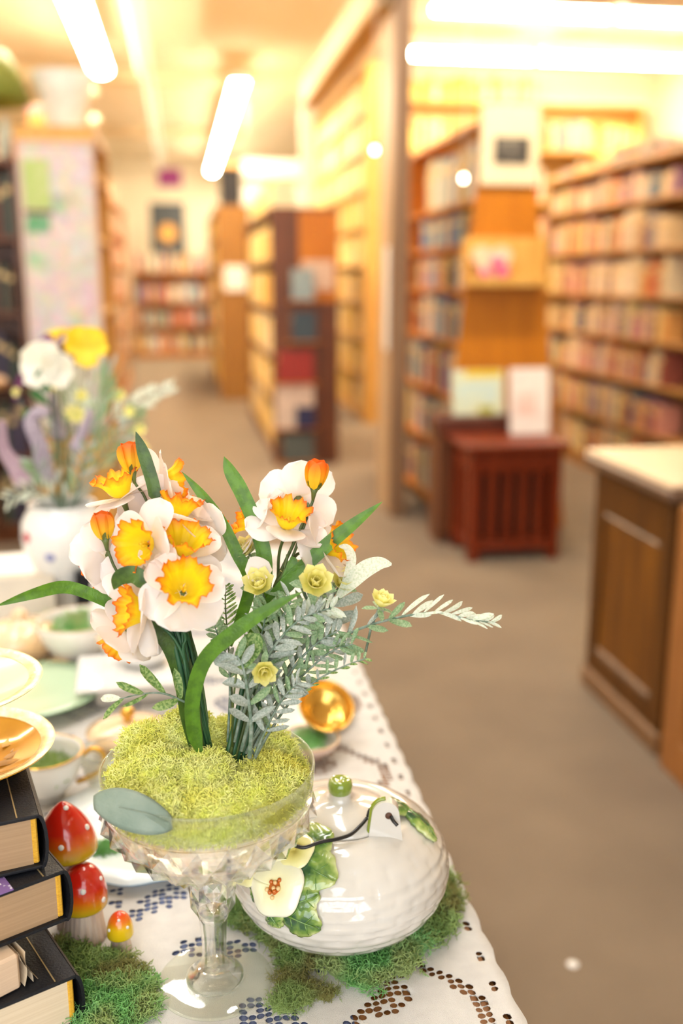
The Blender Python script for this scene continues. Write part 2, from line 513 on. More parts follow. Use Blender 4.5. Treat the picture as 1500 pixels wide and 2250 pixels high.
def bookcase(name, label, loc, rotz, L, D, H, zs, mats=None, topz=None, slope=0.0, bslope=0.0, endpanels=True, back=True, group=None):
    """front at local y=0 facing -y, x 0..L.  slope: front leans back by slope*z"""
    mt = mats or M_SHELF
    t = thing(name, label, 'bookcase', loc, rotz, group)
    tk = 0.022
    def side(x):
        b = B()
        v = [(x, 0, 0), (x, D, 0), (x, D - bslope * H, H), (x, slope * H, H), (x + tk, 0, 0), (x + tk, D, 0), (x + tk, D - bslope * H, H), (x + tk, slope * H, H)]
        b.add(v, [(0, 1, 2, 3), (4, 7, 6, 5), (0, 4, 5, 1), (1, 5, 6, 2), (2, 6, 7, 3), (3, 7, 4, 0)])
        return b
    if endpanels:
        side(0).build('side_panel', mt, t, smooth=False, world=False)
        side(L - tk).build('side_panel', mt, t, smooth=False, world=False)
    for z in zs:
        B().box(tk, L - tk, slope * z + 0.002, D - .012 - bslope * z, z - 0.024, z, bev=.003).build('shelf', mt, t, smooth=False, world=False)
    B().box(-.0, L, slope * H - .005, D - bslope * H, H, H + 0.03, bev=.004).build('top_board', mt, t, smooth=False, world=False)
    if back and not bslope:
        B().box(tk, L - tk, D - .010, D, 0.02, H).build('back_panel', mt, t, smooth=False, world=False)
    if slope == 0:
        B().box(tk, L - tk, 0.02, 0.04, 0.0, zs[0] - .024).build('kick_board', mt, t, smooth=False, world=False)
    t['_z'] = 0
    del t['_z']
    return t


def fill(t, x0, x1, z, hmax, pal, rng, desc, group, D=0.16, tmin=.03, tmax=.06, y=0.01, bright=1.0, hmin=0.62, lie=0.06):
    """individual books on a shelf of bookcase t"""
    M = Matrix.Translation(t.location) @ Matrix.Rotation(t.rotation_euler.z, 4, 'Z')
    x = x0
    made = []
    while x < x1 - tmin:
        th = min(rng.uniform(tmin, tmax), x1 - x - .001)
        h = hmax * rng.uniform(hmin, 0.97)
        c, cn = rng.choice(PAL[pal])
        o = bpy.data.objects.new('book', BOOKME)
        COL.objects.link(o)
        dd = D * rng.uniform(.8, 1.0)
        o.matrix_world = M @ Matrix.Translation((x, y + rng.uniform(0, .015), z + 0.0008)) @ Matrix.Diagonal((th - .0015, dd, h, 1))
        k = rng.uniform(.85, 1.1) * bright
        o.color = (min(c[0] * k, .9), min(c[1] * k, .9), min(c[2] * k, .9), 1)
        kind = 'tall' if h > .86 * hmax else ('short' if h < .72 * hmax else 'upright')
        tag(o, f'{kind} {cn} book {desc}', 'book', group)
        made.append(o)
        x += th + (rng.uniform(.03, .09) if rng.random() < lie else 0.0005)
    # books that look alike on one shelf are told apart by their place in the row
    names = [o['label'] for o in made]
    for k, o in enumerate(made):
        if names.count(names[k]) > 1:
            n = len(made) - k
            sfx = 'th' if 10 < n % 100 < 14 else {1: 'st', 2: 'nd', 3: 'rd'}.get(n % 10, 'th')
            o['label'] = names[k].replace(' book ', f' book, {n}{sfx} from right, ', 1)


def bookrow(t, rows, pal, rng, name, label, tmin=.025, tmax=.05, D=.16):
    """far rows of books too many to pick apart: one object of kind stuff"""
    V = []; Fc = []; Cc = []
    M = Matrix.Translation(t.location) @ Matrix.Rotation(t.rotation_euler.z, 4, 'Z')
    for (x0, x1, z, hmax, y) in rows:
        x = x0
        while x < x1 - tmin:
            th = min(rng.uniform(tmin, tmax), x1 - x)
            h = hmax * rng.uniform(.62, .97); y0 = y + rng.uniform(0, .02)
            c, _ = rng.choice(PAL[pal]); k = rng.uniform(.85, 1.1)
            n = len(V)
            for zz in (z + .0008, z + h):
                for yy in (y0, y0 + D):
                    for xx in (x, x + th - .002):
                        V.append(M @ Vector((xx, yy, zz)))
            for q in [(0, 2, 3, 1), (4, 5, 7, 6), (0, 1, 5, 4), (2, 6, 7, 3), (0, 4, 6, 2), (1, 3, 7, 5)]:
                Fc.append(tuple(n + i for i in q)); Cc += [(c[0] * k, c[1] * k, c[2] * k, 1)] if q != (4, 5, 7, 6) else [(.7, .6, .42, 1)]
            x += th + (rng.uniform(.02, .06) if rng.random() < .06 else 0)
    me = bpy.data.meshes.new(name); me.from_pydata(V, [], Fc); me.materials.append(M_BOOKROW)
    a = me.attributes.new('col', 'FLOAT_COLOR', 'FACE')
    a.data.foreach_set('color', [q for c in Cc for q in c])
    o = bpy.data.objects.new(name, me); COL.objects.link(o)
    return tag(o, label, 'books', kind='stuff')


R1 = random.Random(3)
# -- right wall bookcase, front faces -X, local x runs along -Y  (rotz = -90deg : local x -> -Y, local y -> +X)
zs = [0.10, 0.39, 0.68, 0.94, 1.20, 1.48, 1.77]
rc = bookcase('bookcase', 'long oak bookcase full of books along the right side, behind the slatted crate', (2.76, 7.5, 0), -pi / 2, 3.4, 0.3, 1.98, zs)
for i, z in enumerate(zs):
    fill(rc, 0.05, 2.0, z, (0.25, 0.25, 0.225, 0.225, 0.24, 0.25, 0.18)[i], 'warm', R1, f'on the {ORD[i]} shelf of the right-hand bookcase', f'books on the {ORD[i]} shelf of the right-hand bookcase', tmin=.045, tmax=.08)
# books piled on its top board
for k in range(8):
    M = Matrix.Translation((2.80, 7.3 - k * .21, 2.011)) @ Matrix.Rotation(-pi / 2 + R1.uniform(-.15, .15), 4, 'Z')
    nq = R1.choice((1, 2, 2, 3))
    for q in range(nq):
        o = bpy.data.objects.new('book', BOOKME); COL.objects.link(o)
        # lying flat: thickness becomes vertical
        o.matrix_world = M @ Matrix.Translation((0, 0, q * .036 + .001)) @ Matrix(((0, 0, 1, 0), (0, 1, 0, 0), (1, 0, 0, 0), (0, 0, 0, 1))) @ Matrix.Diagonal((.034, .17, .17, 1))
        c, cn = R1.choice(PAL['warm']); o.color = (*c, 1)
        tag(o, f'{cn} book, {("bottom", "middle", "top")[2 if q == nq - 1 else q]} of the {("first", "second", "third", "fourth", "fifth", "sixth", "seventh", "eighth")[k]} pile on the right-hand bookcase', 'book', 'books piled on top of the right-hand bookcase')

# -- middle sloping bookcase (its end carries the chalk sign)
YC = 4.97
zc = [0.12, 0.42, 0.70, 0.985, 1.25, 1.47, 1.69]
mc = bookcase('bookcase', 'sloping oak bookcase right of the post with the black sign on its end', (1.30, 6.6, 0), -pi / 2, 6.6 - YC, 0.70, 2.04, zc, M_OAK, slope=0.092, bslope=0.136)
for i, z in enumerate(zc):
    fill(mc, 0.42, 6.6 - YC - 0.026, z, (0.26, 0.25, 0.255, 0.23, 0.19, 0.19, 0.30)[i], 'mixed', R1, f'on the {ORD[i]} shelf beside the post', f'books on the {ORD[i]} shelf of the middle bookcase', D=.19, tmin=.055, tmax=.09, y=0.092 * z + .03, hmin=.74)
# cream header board and tapered end panel facing the camera
hb = B().box(1.468, 1.762, YC - .03, YC - .002, 1.75, 2.12, bev=.004).build('header_board', mat('cream_board', (0.86, 0.72, 0.50), 0.7, (0.82, 0.67, 0.44), 3), smooth=False)
tag(hb, 'cream header board at the top of the middle bookcase end, behind the black sign', 'board')
sg = thing('chalk_sign', 'small black chalkboard sign with faint chalk lettering on the cream board', 'sign', (1.62, YC - .0345, 1.912))
B().box(-.089, .089, -.004, .004, -.062, .062, bev=.002).build('slate', mat('slate_black', (0.035, 0.03, 0.028), 0.7, (0.06, 0.055, 0.05), 20), sg, smooth=False, world=False)
bs = B()
for k in range(9):
    x = -.066 + k * .0125
    bs.box(x, x + .005, -.0058, -.0046, .008, .046)
for k in range(7):
    x = -.052 + k * .014
    bs.box(x, x + .006, -.0058, -.0046, -.040, -.024)
bs.build('chalk_lettering', mat('chalk', (0.42, 0.37, 0.31), 0.9), sg, smooth=False, world=False)
# display ledge with pink ornament
lg = thing('display_ledge', 'bright orange plywood display box on the end of the middle bookcase', 'shelf', (1.607, YC - .05, 1.28))
B().box(-.215, .215, -.09, .0485, -.012, .0, bev=.003).build('bottom_board', M_OAKL, lg, smooth=False, world=False)
B().box(-.215, .215, .03, .0485, .0, .225, bev=.003).build('back_board', M_OAKL, lg, smooth=False, world=False)
B().box(-.215, .215, -.09, -.08, .0, .03, bev=.003).build('front_lip', M_OAKL, lg, smooth=False, world=False)
M_PINK = mat('hot_pink', (0.85, 0.10, 0.32), 0.5, (0.80, 0.20, 0.35), 12)
M_CREAMP = mat('cream_plush', (0.86, 0.66, 0.42), 0.8, (0.86, 0.55, 0.40), 10)
tg = thing('plush_heart', 'cream and hot pink heart shaped ornament on the orange ledge', 'ornament', (1.525, YC - .098, 1.2812))
def heart(sc, y0, y1, zoff, xoff=0):
    v = []; f = []; n = 28
    for y in (y0, y1):
        for k in range(n):
            t = 2 * pi * k / n
            v.append((xoff + sc * 16 * sin(t) ** 3 / 16, y, zoff + sc * (13 * cos(t) - 5 * cos(2 * t) - 2 * cos(3 * t) - cos(4 * t)) / 16))
    for k in range(n):
        f.append((k, (k + 1) % n, n + (k + 1) % n, n + k))
    f.append(tuple(range(n))); f.append(tuple(range(n, 2 * n))[::-1])
    return B().add(v, f)
heart(.10, .005, .055, .105).build('body', M_CREAMP, tg, smooth=False, world=False)
B().ball((.02, -.012, .10), .038, 14, 8, .8).ball((-.045, -.012, .045), .028, 14, 8).ball((.045, -.012, .05), .035, 14, 8).build('pink_flower', M_PINK, tg, world=False)

# -- tall golden bookcase behind the post
zt = [0.1 + .33 * k for k in range(9)]
tb = bookcase('bookcase', 'tall oak bookcase of golden books between the post and the aisle', (1.62, 12.4, 0), -pi / 2, 3.5, 0.3, 3.05, zt, M_OAKL)
bookrow(tb, [(0.03, 3.47, z, .28, .01) for z in zt], 'gold', R1, 'book_rows', 'rows of golden books on the tall bookcase behind the post')
# -- far wall shelves of the right room
zb = [0.1, .45, .80, 1.12, 1.46, 1.80, 2.16, 2.48]
bb = bookcase('bookcase', 'tall bookcase against the far wall of the right room', (1.95, 9.78, 0), 0, 2.6, 0.3, 2.9, zb, M_OAKL)
bookrow(bb, [(0.03, 2.57, z, .29, .01) for z in zb] + [(0.03, 1.5, 2.931, .25, .02)], 'gold', R1, 'book_rows', 'rows of pale yellow books on the far wall of the right room')
b2 = bookcase('bookcase', 'narrow bookcase of pale books right of the black sign', (2.72, 8.3, 0), 0, 0.75, 0.3, 2.3, [0.1, .5, .86, 1.22, 1.56, 1.92], M_OAKL)
bookrow(b2, [(0.03, .72, z, .27, .01) for z in [0.1, .5, .86, 1.22, 1.56, 1.92]] + [(.03, .7, 2.331, .24, .02)], 'warm', R1, 'book_rows', 'rows of pale books on the narrow bookcase right of the black sign')

# -- island bookcase with face-out books on its end
FY = 7.0
isl = bookcase('bookcase', 'island oak bookcase with face-out books on its dark end panel', (0.62, 9.6, 0), -pi / 2, 9.6 - FY, 0.46, 1.74, [.1, .43, .76, 1.09, 1.42], M_BROWN)
bookrow(isl, [(0.03, 9.6 - FY - .03, z, .27, .01) for z in [.1, .43, .76, 1.09, 1.42]] + [(.5, 2.4, 1.772, .22, .02)], 'gold', R1, 'book_rows', 'rows of yellow and tan books on the left side of the island bookcase')
B().box(0.02, .44, 0, .02, .02, 1.1).xf(Matrix.Translation((2.60 + .001, 0, 0)) @ Matrix.Rotation(0, 4, 'Z'))
pn = thing('display_rack', 'dark narrow rack of ledges on the end of the island bookcase', 'rack', (0.62, FY - .012, 0))
B().box(0.0, .46, -.0, .010, .0, 1.13).build('back_board', M_BROWN, pn, smooth=False, world=False)
B().box(0.19, .46, -.0, .010, 1.14, 1.74).build('upper_panel', M_OAK, pn, smooth=False, world=False)
fo = [(.752, .905, (0.30, 0.40, 0.44), 'blue-grey', 1.155, .21), (.75, .92, (0.04, 0.07, 0.10), 'dark navy', .876, .20), (.65, .90, (0.34, 0.02, 0.01), 'dark red', .592, .22),
      (.632, .90, (0.76, 0.62, 0.52), 'white and navy', .27, .305), (.674, .90, (0.10, 0.12, 0.11), 'charcoal', .03, .20)]
for (xa, xb, c, cn, z, h) in fo:
    B().box(xa - .62 - .03, xb - .62 + .03, -.06, -.0, z - .014, z - .002, bev=.002).build('ledge', M_OAK, pn, smooth=False, world=False)
    o = bpy.data.objects.new('book', BOOKME); COL.objects.link(o)
    o.matrix_world = Matrix.Translation((xa, FY - .071, z)) @ Matrix.Rotation(rad(-5), 4, 'X') @ Matrix.Rotation(-pi / 2, 4, 'Z') @ Matrix.Translation((-.026, 0, 0)) @ Matrix.Diagonal((.024, xb - xa, h, 1))
    o.color = (*c, 1)
    tag(o, f'{cn} book facing out on the end of the island bookcase', 'book', 'face-out books on the island bookcase')
o = bpy.data.objects.new('book', BOOKME); COL.objects.link(o)
o.matrix_world = Matrix.Translation((.765, FY - .096, .275)) @ Matrix.Rotation(rad(-5), 4, 'X') @ Matrix.Rotation(-pi / 2, 4, 'Z') @ Matrix.Translation((-.0, 0, 0)) @ Matrix.Diagonal((.020, .135, .15, 1))
o.color = (.02, .02, .09, 1)
tag(o, 'small navy book leaning in front of the white face-out book', 'book', 'face-out books on the island bookcase')
nt_ = B().box(.83, 1.05, FY - .0175, FY - .0125, 1.22, 1.42, bev=.001).build('notice_sheet', mat('notice_paper', (.72, .55, .44), .8), smooth=False)
tag(nt_, 'beige paper notice on the upper end of the island bookcase', 'notice')

# -- next island bookcases down the aisle
g1 = bookcase('bookcase', 'slim oak bookcase down the aisle with a white notice on its end', (0.40, 14.2, 0), -pi / 2, 3.3, 0.34, 2.0, [.1, .43, .76, 1.09, 1.42, 1.72], mat('mid_oak', (.34, .16, .03), .5, (.27, .12, .02), 6, stretch=(5, 5, .6)))
bookrow(g1, [(0.03, 3.27, z, .26, .01) for z in [.1, .43, .76, 1.09, 1.42, 1.72]], 'gold', R1, 'book_rows', 'rows of golden books on the slim bookcase down the aisle')
ns = B().box(.46, .70, 10.885, 10.893, 1.16, 1.42, bev=.001).build('notice_sheet', M_WHITEP, smooth=False)
tag(ns, 'square white notice on the end of the slim aisle bookcase', 'notice')
bx = thing('dark_box', 'dark box with a pale lid on top of the slim aisle bookcase', 'box', (0.58, 11.1, 2.031))
B().box(-.13, .09, -.12, .2, 0, .38, bev=.01).build('body', M_BLACK, bx, smooth=False, world=False)
B().box(-.14, .1, -.14, .22, .38, .42, bev=.01).build('lid', M_OAKL, bx, smooth=False, world=False)
ss = thing('paper_banner', 'cream banner sign with two lines hanging between aisle and tall bookcase', 'sign', (1.03, 10.9, 2.25))
B().box(-.35, .35, -.01, .01, .06, .24, bev=.003).build('upper_panel', M_WHITEP, ss, smooth=False, world=False)
B().box(-.35, .35, -.01, .01, -.22, -.02, bev=.003).build('lower_panel', M_WHITEP, ss, smooth=False, world=False)
B().tube([(-.3, 0, .24), (-.3, 0, ZC - 2.25 - .002)], .004, 5).tube([(.3, 0, .24), (.3, 0, ZC - 2.25 - .002)], .004, 5).build('cord', M_METALW, ss, world=False)

# -- left bookcases along the aisle (front faces +X : rotz = +90deg, local x -> +Y, local y -> -X)
lz = [.1, .43, .76, 1.09, 1.42, 1.75]
l1 = bookcase('bookcase', 'long bookcase of paperbacks along the left of the aisle', (-.66, 6.2, 0), pi / 2, 7.0, .32, 2.05, lz, M_OAK)
bookrow(l1, [(0.03, 6.97, z, .27, .01) for z in lz] + [(.2, 6.5, 2.082, .24, .02)], 'warm', R1, 'book_rows', 'rows of tan and rose paperbacks along the left of the aisle')
# far end display
fe = bookcase('bookcase', 'low bookcase of bright books under the dark poster at the aisle end', (-.75, 16.9, 0), 0, 1.25, .35, 1.35, [.1, .5, .9], M_OAK)
bookrow(fe, [(0.03, 1.22, z, .33, .01) for z in [.1, .5, .9]] + [(.05, 1.2, 1.382, .34, .02)], 'mixed', R1, 'book_rows', 'rows of bright books on the low bookcase at the aisle end')
po = thing('poster', 'dark grey poster with an orange round emblem at the aisle end', 'poster', (-.17, 17.30, 2.0))
B().box(-.285, .285, -.012, .012, -.50, .48, bev=.004).build('sheet', mat('poster_grey', (0.045, 0.055, 0.068), .55, (.04, .05, .06), 3), po, smooth=False, world=False)
B().lathe([(1e-4, -.003), (.15, -.003), (.15, .003), (1e-4, .003)], 32).xf(Matrix.Translation((.0, -.016, 0)) @ Matrix.Rotation(pi / 2, 4, 'X')).build('round_emblem', mat('emblem_orange', (0.70, 0.38, 0.10), .6, (.55, .27, .06), 8), po, smooth=False, world=False)
B().box(-.14, -.11, .013, .035, -2.0, .4).box(.11, .14, .013, .035, -2.0, .4).build('easel_strut', M_BROWN, po, smooth=False, world=False)
pp = thing('wall_sign', 'purple rectangular sign high on the far wall', 'sign', (-.114, 18.588, 2.99))
B().box(-.205, .205, -.012, .012, -.155, .155, bev=.003).build('panel', mat('purple_card', (0.34, 0.045, 0.26), .6), pp, smooth=False, world=False)

# -- map panel on the end of the near-left bookcase
MP = 5.0
mb = bookcase('bookcase', 'oak bookcase at left whose end carries the illustrated map', (-.375, MP, 0), pi / 2, 1.0, .35, 1.96, [.1, .45, .8, 1.15, 1.5, 1.8], M_OAKL)
mm = bpy.data.materials.new('illustrated_map'); mm.use_nodes = True
nt = mm.node_tree; p = nt.nodes['Principled BSDF']; Lk = nt.links.new; p.inputs['Roughness'].default_value = .5
tc = nd(nt, 'ShaderNodeTexCoord'); vo = nd(nt, 'ShaderNodeTexVoronoi'); vo.inputs['Scale'].default_value = 34
Lk(tc.outputs['Object'], vo.inputs['Vector'])
nz = nd(nt, 'ShaderNodeTexNoise'); nz.inputs['Scale'].default_value = 4.5; nz.inputs['Detail'].default_value = 3
Lk(tc.outputs['Object'], nz.inputs['Vector'])
r = nd(nt, 'ShaderNodeValToRGB'); e = r.color_ramp.elements
e[0].position = .36; e[0].color = (.30, .50, .30, 1); e[1].position = .46; e[1].color = (.74, .60, .55, 1)
e.new(.6).color = (.70, .58, .62, 1); e.new(.72).color = (.60, .62, .60, 1)
Lk(nz.outputs['Fac'], r.inputs['Fac'])
mx = nd(nt, 'ShaderNodeMix', data_type='RGBA', blend_type='MULTIPLY'); mx.inputs['Factor'].default_value = .45
mx2 = nd(nt, 'ShaderNodeMix', data_type='RGBA'); mx2.inputs['Factor'].default_value = .22
Lk(r.outputs['Color'], mx2.inputs['A']); Lk(vo.outputs['Color'], mx2.inputs['B'])
Lk(mx2.outputs['Result'], p.inputs['Base Color'])
mo = thing('map_panel', 'tall framed illustrated map on the end of the left bookcase', 'map', (-.548, MP - .0145, 1.32))
B().box(-.153, .153, -.004, .012, -.72, .58).build('map_sheet', mm, mo, smooth=False, world=False)
M_FRAME = mat('pale_frame', (.74, .58, .50), .5)
for a in ((-.173, -.153, -.74, .60), (.153, .173, -.74, .60)):
    B().box(a[0], a[1], -.012, .014, a[2], a[3], bev=.003).build('frame_rail', M_FRAME, mo, smooth=False, world=False)
for a in ((.58, .60), (-.74, -.72)):
    B().box(-.153, .153, -.012, .014, a[0], a[1], bev=.003).build('frame_rail', M_FRAME, mo, smooth=False, world=False)
B().box(-.15, -.03, -.0065, -.0045, .30, .52, bev=.02).build('green_print', mat('print_green', (.42, .58, .16), .6, (.55, .62, .30), 22), mo, smooth=False, world=False)
B().box(-.15, -.04, -.0065, -.0045, .19, .27, bev=.01).build('green_print', mat('print_emerald', (.04, .34, .10), .6, (.35, .5, .4), 14), mo, smooth=False, world=False)
B().box(-.16, -.02, -.0066, -.0046, .274, .296, bev=.01).build('brown_print', mat('print_brown', (.22, .10, .09), .6), mo, smooth=False, world=False)
# dark bookcase at the left edge
dk = bookcase('bookcase', 'dark bookcase of black books at the left edge beside the map', (-1.64, MP + .06, 0), 0, .90, .3, 1.82, [.1, .45, .8, 1.15, 1.5], M_BROWN)
for i, z in enumerate([.1, .45, .8, 1.15, 1.5]):
    fill(dk, .70, .875, z, .3, 'dark', R1, f'on the {ORD[i]} shelf left of the map', f'books on the {ORD[i]} shelf of the dark left bookcase', tmin=.03, tmax=.05, lie=0)
# things on top of the left bookcases
ls = thing('lampshade', 'large white flared paper shade on top of the map bookcase', 'lampshade', (-.52, MP + .26, 1.992))
B().lathe([(.085, 0), (.09, .02), (.10, .09), (.125, .18), (.155, .265), (.151, .265), (.12, .18), (.095, .09), (.085, .02)], 36).build('shade', mat('white_shade', (.90, .88, .82), .8), ls, world=False)
B().lathe([(1e-4, 0), (.09, 0), (.085, .015), (1e-4, .02)], 24).build('base', M_WHITEP, ls, world=False)
gs = thing('lampshade', 'green domed shade on top of the dark bookcase at the left edge', 'lampshade', (-.90, MP + .20, 1.852))
B().lathe([(.05, 0), (.055, .02), (.03, .05), (.02, .12), (.03, .13)], 24).build('base', M_OAK, gs, world=False)
B().lathe([(.10, .49), (.14, .48), (.19, .40), (.24, .26), (.235, .26), (.18, .39), (.10, .48)], 32).build('shade', mat('olive_green_shade', (.24, .27, .04), .6, (.20, .24, .03), 6), gs, world=False)
B().tube([(0, 0, .12), (0, 0, .42)], .008, 8).build('stem', M_GOLD, gs, world=False)
for (x, zz, c, cn, h) in ((-.86, 1.852, (.62, .12, .03), 'orange', .16), (-.79, 1.852, (.55, .62, .52), 'pale teal', .20)):
    vv = thing('jar', f'small {cn} ceramic jar on top of the dark left bookcase', 'jar', (x, MP + .20 - .03, zz))
    B().lathe([(1e-4, 0), (.022, 0), (.030, .04), (.028, h * .6), (.015, h * .8), (.018, h * .92)], 20).build('body', mat('jar_' + cn.replace(' ', '_'), c, .3), vv, world=False)
    B().lathe([(.019, h * .92), (.019, h * .96), (1e-4, h)], 20).build('lid', mat('jar_lid_cream', (.8, .7, .55), .5), vv, world=False)
# bright bric-a-brac hanging along the edge of the left aisle bookcase
for k, (px, py) in enumerate(((203, 205), (208, 268), (213, 318))):
    pt = at(px, py, 5.9 + .35 * k)
    t = thing('hanging_ornament', ('topmost', 'middle', 'lowest')[k] + ' of three cream ornaments hanging beside the white shade', 'ornament', pt, 0, 'hanging ornaments')
    B().ball((0, 0, 0), .038, 14, 9, 1.1).build('ball', mat('cream_bauble', (.85, .72, .52), .25), t, world=False)
    B().tube([(0, 0, .04), (0, 0, ZC - pt.z - .002)], .0015, 4).build('string', M_METALW, t, world=False)
for (px, py, d, lb) in ((823, 330, 5.1, 'small glowing bulb hanging left of the post'), (1018, 392, 4.75, 'small glowing bulb hanging in front of the middle bookcase')):
    pt = at(px, py, d)
    t = thing('pendant_bulb', lb, 'light bulb', pt, 0, 'hanging bulbs')
    B().ball((0, 0, 0), .012, 12, 8, 1.25).build('bulb', M_BULB, t, world=False)
    B().tube([(0, 0, .018), (0, 0, .045)], .009, 8).build('socket', M_GOLD, t, world=False)
    B().tube([(0, 0, .045), (0, 0, ZC - pt.z - .002)], .0025, 5).build('cord', M_METALW, t, world=False)

ws = B().box(1.107, 1.113, 5.395, 5.50, .92, 1.47, bev=.001).build('notice_sheet', M_WHITEP, smooth=False)
tag(ws, 'tall white paper notice on the left side of the post', 'notice')

# ---------------------------------------------------------------- slatted crate, cabinet behind it, books on show
cr = thing('slatted_stand', 'reddish mahogany stand with vertical slats in front of the middle bookcase', 'stand', (1.295, 4.36, 0))
W, Dp, H = .44, .34, .535
for (x, y) in ((0, 0), (W - .05, 0), (0, Dp - .05), (W - .05, Dp - .05)):
    B().box(x, x + .05, y, y + .05, 0, H, bev=.004).build('leg', M_RED, cr, smooth=False, world=False)
B().box(-.03, W + .03, -.03, Dp + .02, H, H + .03, bev=.006).build('top_board', M_RED, cr, smooth=False, world=False)
for z in ((.05, .09), (.43, .53)):
    B().box(.05, W - .05, .008, .03, z[0], z[1], bev=.003).build('rail', M_RED, cr, smooth=False, world=False)
    B().box(.05, W - .05, Dp - .03, Dp - .008, z[0], z[1], bev=.003).build('rail', M_RED, cr, smooth=False, world=False)
    for x in (.008, W - .03):
        B().box(x, x + .022, .05, Dp - .05, z[0], z[1], bev=.003).build('rail', M_RED, cr, smooth=False, world=False)
for k in range(4):
    x = .085 + k * .077
    B().box(x, x + .044, .012, .026, .09, .43, bev=.003).build('slat', M_RED, cr, smooth=False, world=False)
for k in range(3):
    y = .075 + k * .07
    for x in (.012, W - .026):
        B().box(x, x + .014, y, y + .042, .09, .43, bev=.003).build('slat', M_RED, cr, smooth=False, world=False)
B().box(.02, W - .02, .035, Dp - .035, .08, .10).build('bottom_board', M_RED, cr, smooth=False, world=False)
B().box(.03, W - .03, .10, .115, .10, .53)  .build('gap_shade_panel', M_BLACK, cr, smooth=False, world=False)  # black sheet stands in for the shade between the slats

dc = thing('small_cabinet', 'dark brown cabinet standing behind the slatted stand', 'cabinet', (1.235, 4.73, 0))
B().box(0, .40, 0, .19, .04, .56, bev=.004).build('body', M_BROWN, dc, smooth=False, world=False)
B().box(-.012, .412, -.012, .195, .56, .645, bev=.008).build('top_rim', mat('dark_rim_wood', (.11, .03, .018), .35), dc, smooth=False, world=False)
B().box(.03, .37, -.008, 0, .10, .52, bev=.003).build('door', M_BROWN, dc, smooth=False, world=False)
for x in (0, .36):
    B().box(x, x + .04, .0, .19, 0, .04).build('foot', M_BROWN, dc, smooth=False, world=False)


def shown_book(px0, px1, py0, py1, Yv, zb, cover, label, rz=0, stripe=None, tilt=8):
    rr = lambda px, py: CAM + (FW + RT * ((px - CX) / FPX) - UP * ((py - CY) / FPX)) * ((Yv) / (FW + RT * ((px - CX) / FPX) - UP * ((py - CY) / FPX)).y)
    a = rr(px0, py1); b_ = rr(px1, py0)
    wd, h = b_.x - a.x, b_.z - zb
    t = thing('book', label, 'book', (a.x, Yv, zb), 0, 'picture books on show by the slatted stand')
    t.rotation_euler = (rad(-tilt), 0, rz)
    B().box(0, wd, .0, .003, 0.001, h, bev=.001).build('front_cover', cover, t, smooth=False, world=False)
    B().box(.004, wd - .004, .0035, .018, .004, h - .004).build('pages', M_PAPER, t, smooth=False, world=False)
    B().box(0, wd, .0185, .0215, 0.001, h, bev=.001).build('back_cover', cover, t, smooth=False, world=False)
    for (x0, x1, z0, z1, m_) in (stripe or ()):
        B().box(x0 * wd, x1 * wd, -.0018, -.0002, z0 * h, z1 * h).build('cover_print', m_, t, smooth=False, world=False)
    return t


shown_book(995, 1110, 812, 912, 4.76, .646, mat('cover_pale_yellow', (.70, .74, .52), .4, (.60, .72, .62), 14), 'pale blue and yellow picture book propped on the dark cabinet', 0,
           [(.25, .95, .84, .99, mat('print_yellow', (.80, .62, .04), .5)), (.12, .88, .28, .70, mat('print_sky', (.52, .70, .72), .5, (.65, .75, .6), 18)), (.5, .8, .03, .18, mat('print_olive', (.42, .42, .03), .5))])
shown_book(1122, 1214, 808, 960, 4.60, .566, mat('cover_white', (.86, .80, .76), .4, (.80, .62, .60), 16, contrast=(.3, .45)), 'tall white picture book with a pink figure standing on the slatted stand', 0,
           [(.15, .65, .28, .62, mat('print_pink', (.82, .52, .46), .5, (.85, .72, .66), 20))])

# ---------------------------------------------------------------- walnut counter on the right and the orange shelf before it
ct = thing('counter', 'dark walnut counter with a cream top at the right edge', 'counter', (1.28, 2.41, 0))
CW = .52   # length along Y
M_CP = M_WALNUT
B().box(.012, .60, 0.01, CW - .01, .06, .735).build('carcass', M_CP, ct, smooth=False, world=False)
B().box(-.01, .60, -.012, CW + .012, 0.0, .065, bev=.006).build('plinth', mat('plinth_wood', (.22, .11, .045), .4), ct, smooth=False, world=False)
for y in (0.0, CW - .07):
    B().box(0, .03, y, y + .07, .065, .735, bev=.003).build('stile', M_CP, ct, smooth=False, world=False)
for z in ((.065, .14), (.60, .735)):
    B().box(0, .03, .07, CW - .07, z[0], z[1], bev=.003).build('rail', M_CP, ct, smooth=False, world=False)
M_MOLD = mat('panel_moulding', (.26, .17, .11), .25, (.2, .12, .07), 10, coat=.4)
for z in (.147, .592):
    B().box(.001, .012, .075, CW - .075, z - .006, z + .006, bev=.003).build('moulding', M_MOLD, ct, smooth=False, world=False)
B().box(.008, .014, .07, CW - .07, .14, .60).build('panel', mat('panel_veneer', (.20, .072, .003), .45, (.11, .036, .002), 5, stretch=(5, 5, .5), spec=.3), ct, smooth=False, world=False)
B().box(-.035, .62, -.035, CW + .035, .735, .775, bev=.012).build('edge_moulding', M_TRIMD, ct, smooth=False, world=False)
B().box(-.028, .61, -.028, CW + .028, .775, .787, bev=.004).build('top_slab', M_CREAMTOP, ct, smooth=False, world=False)

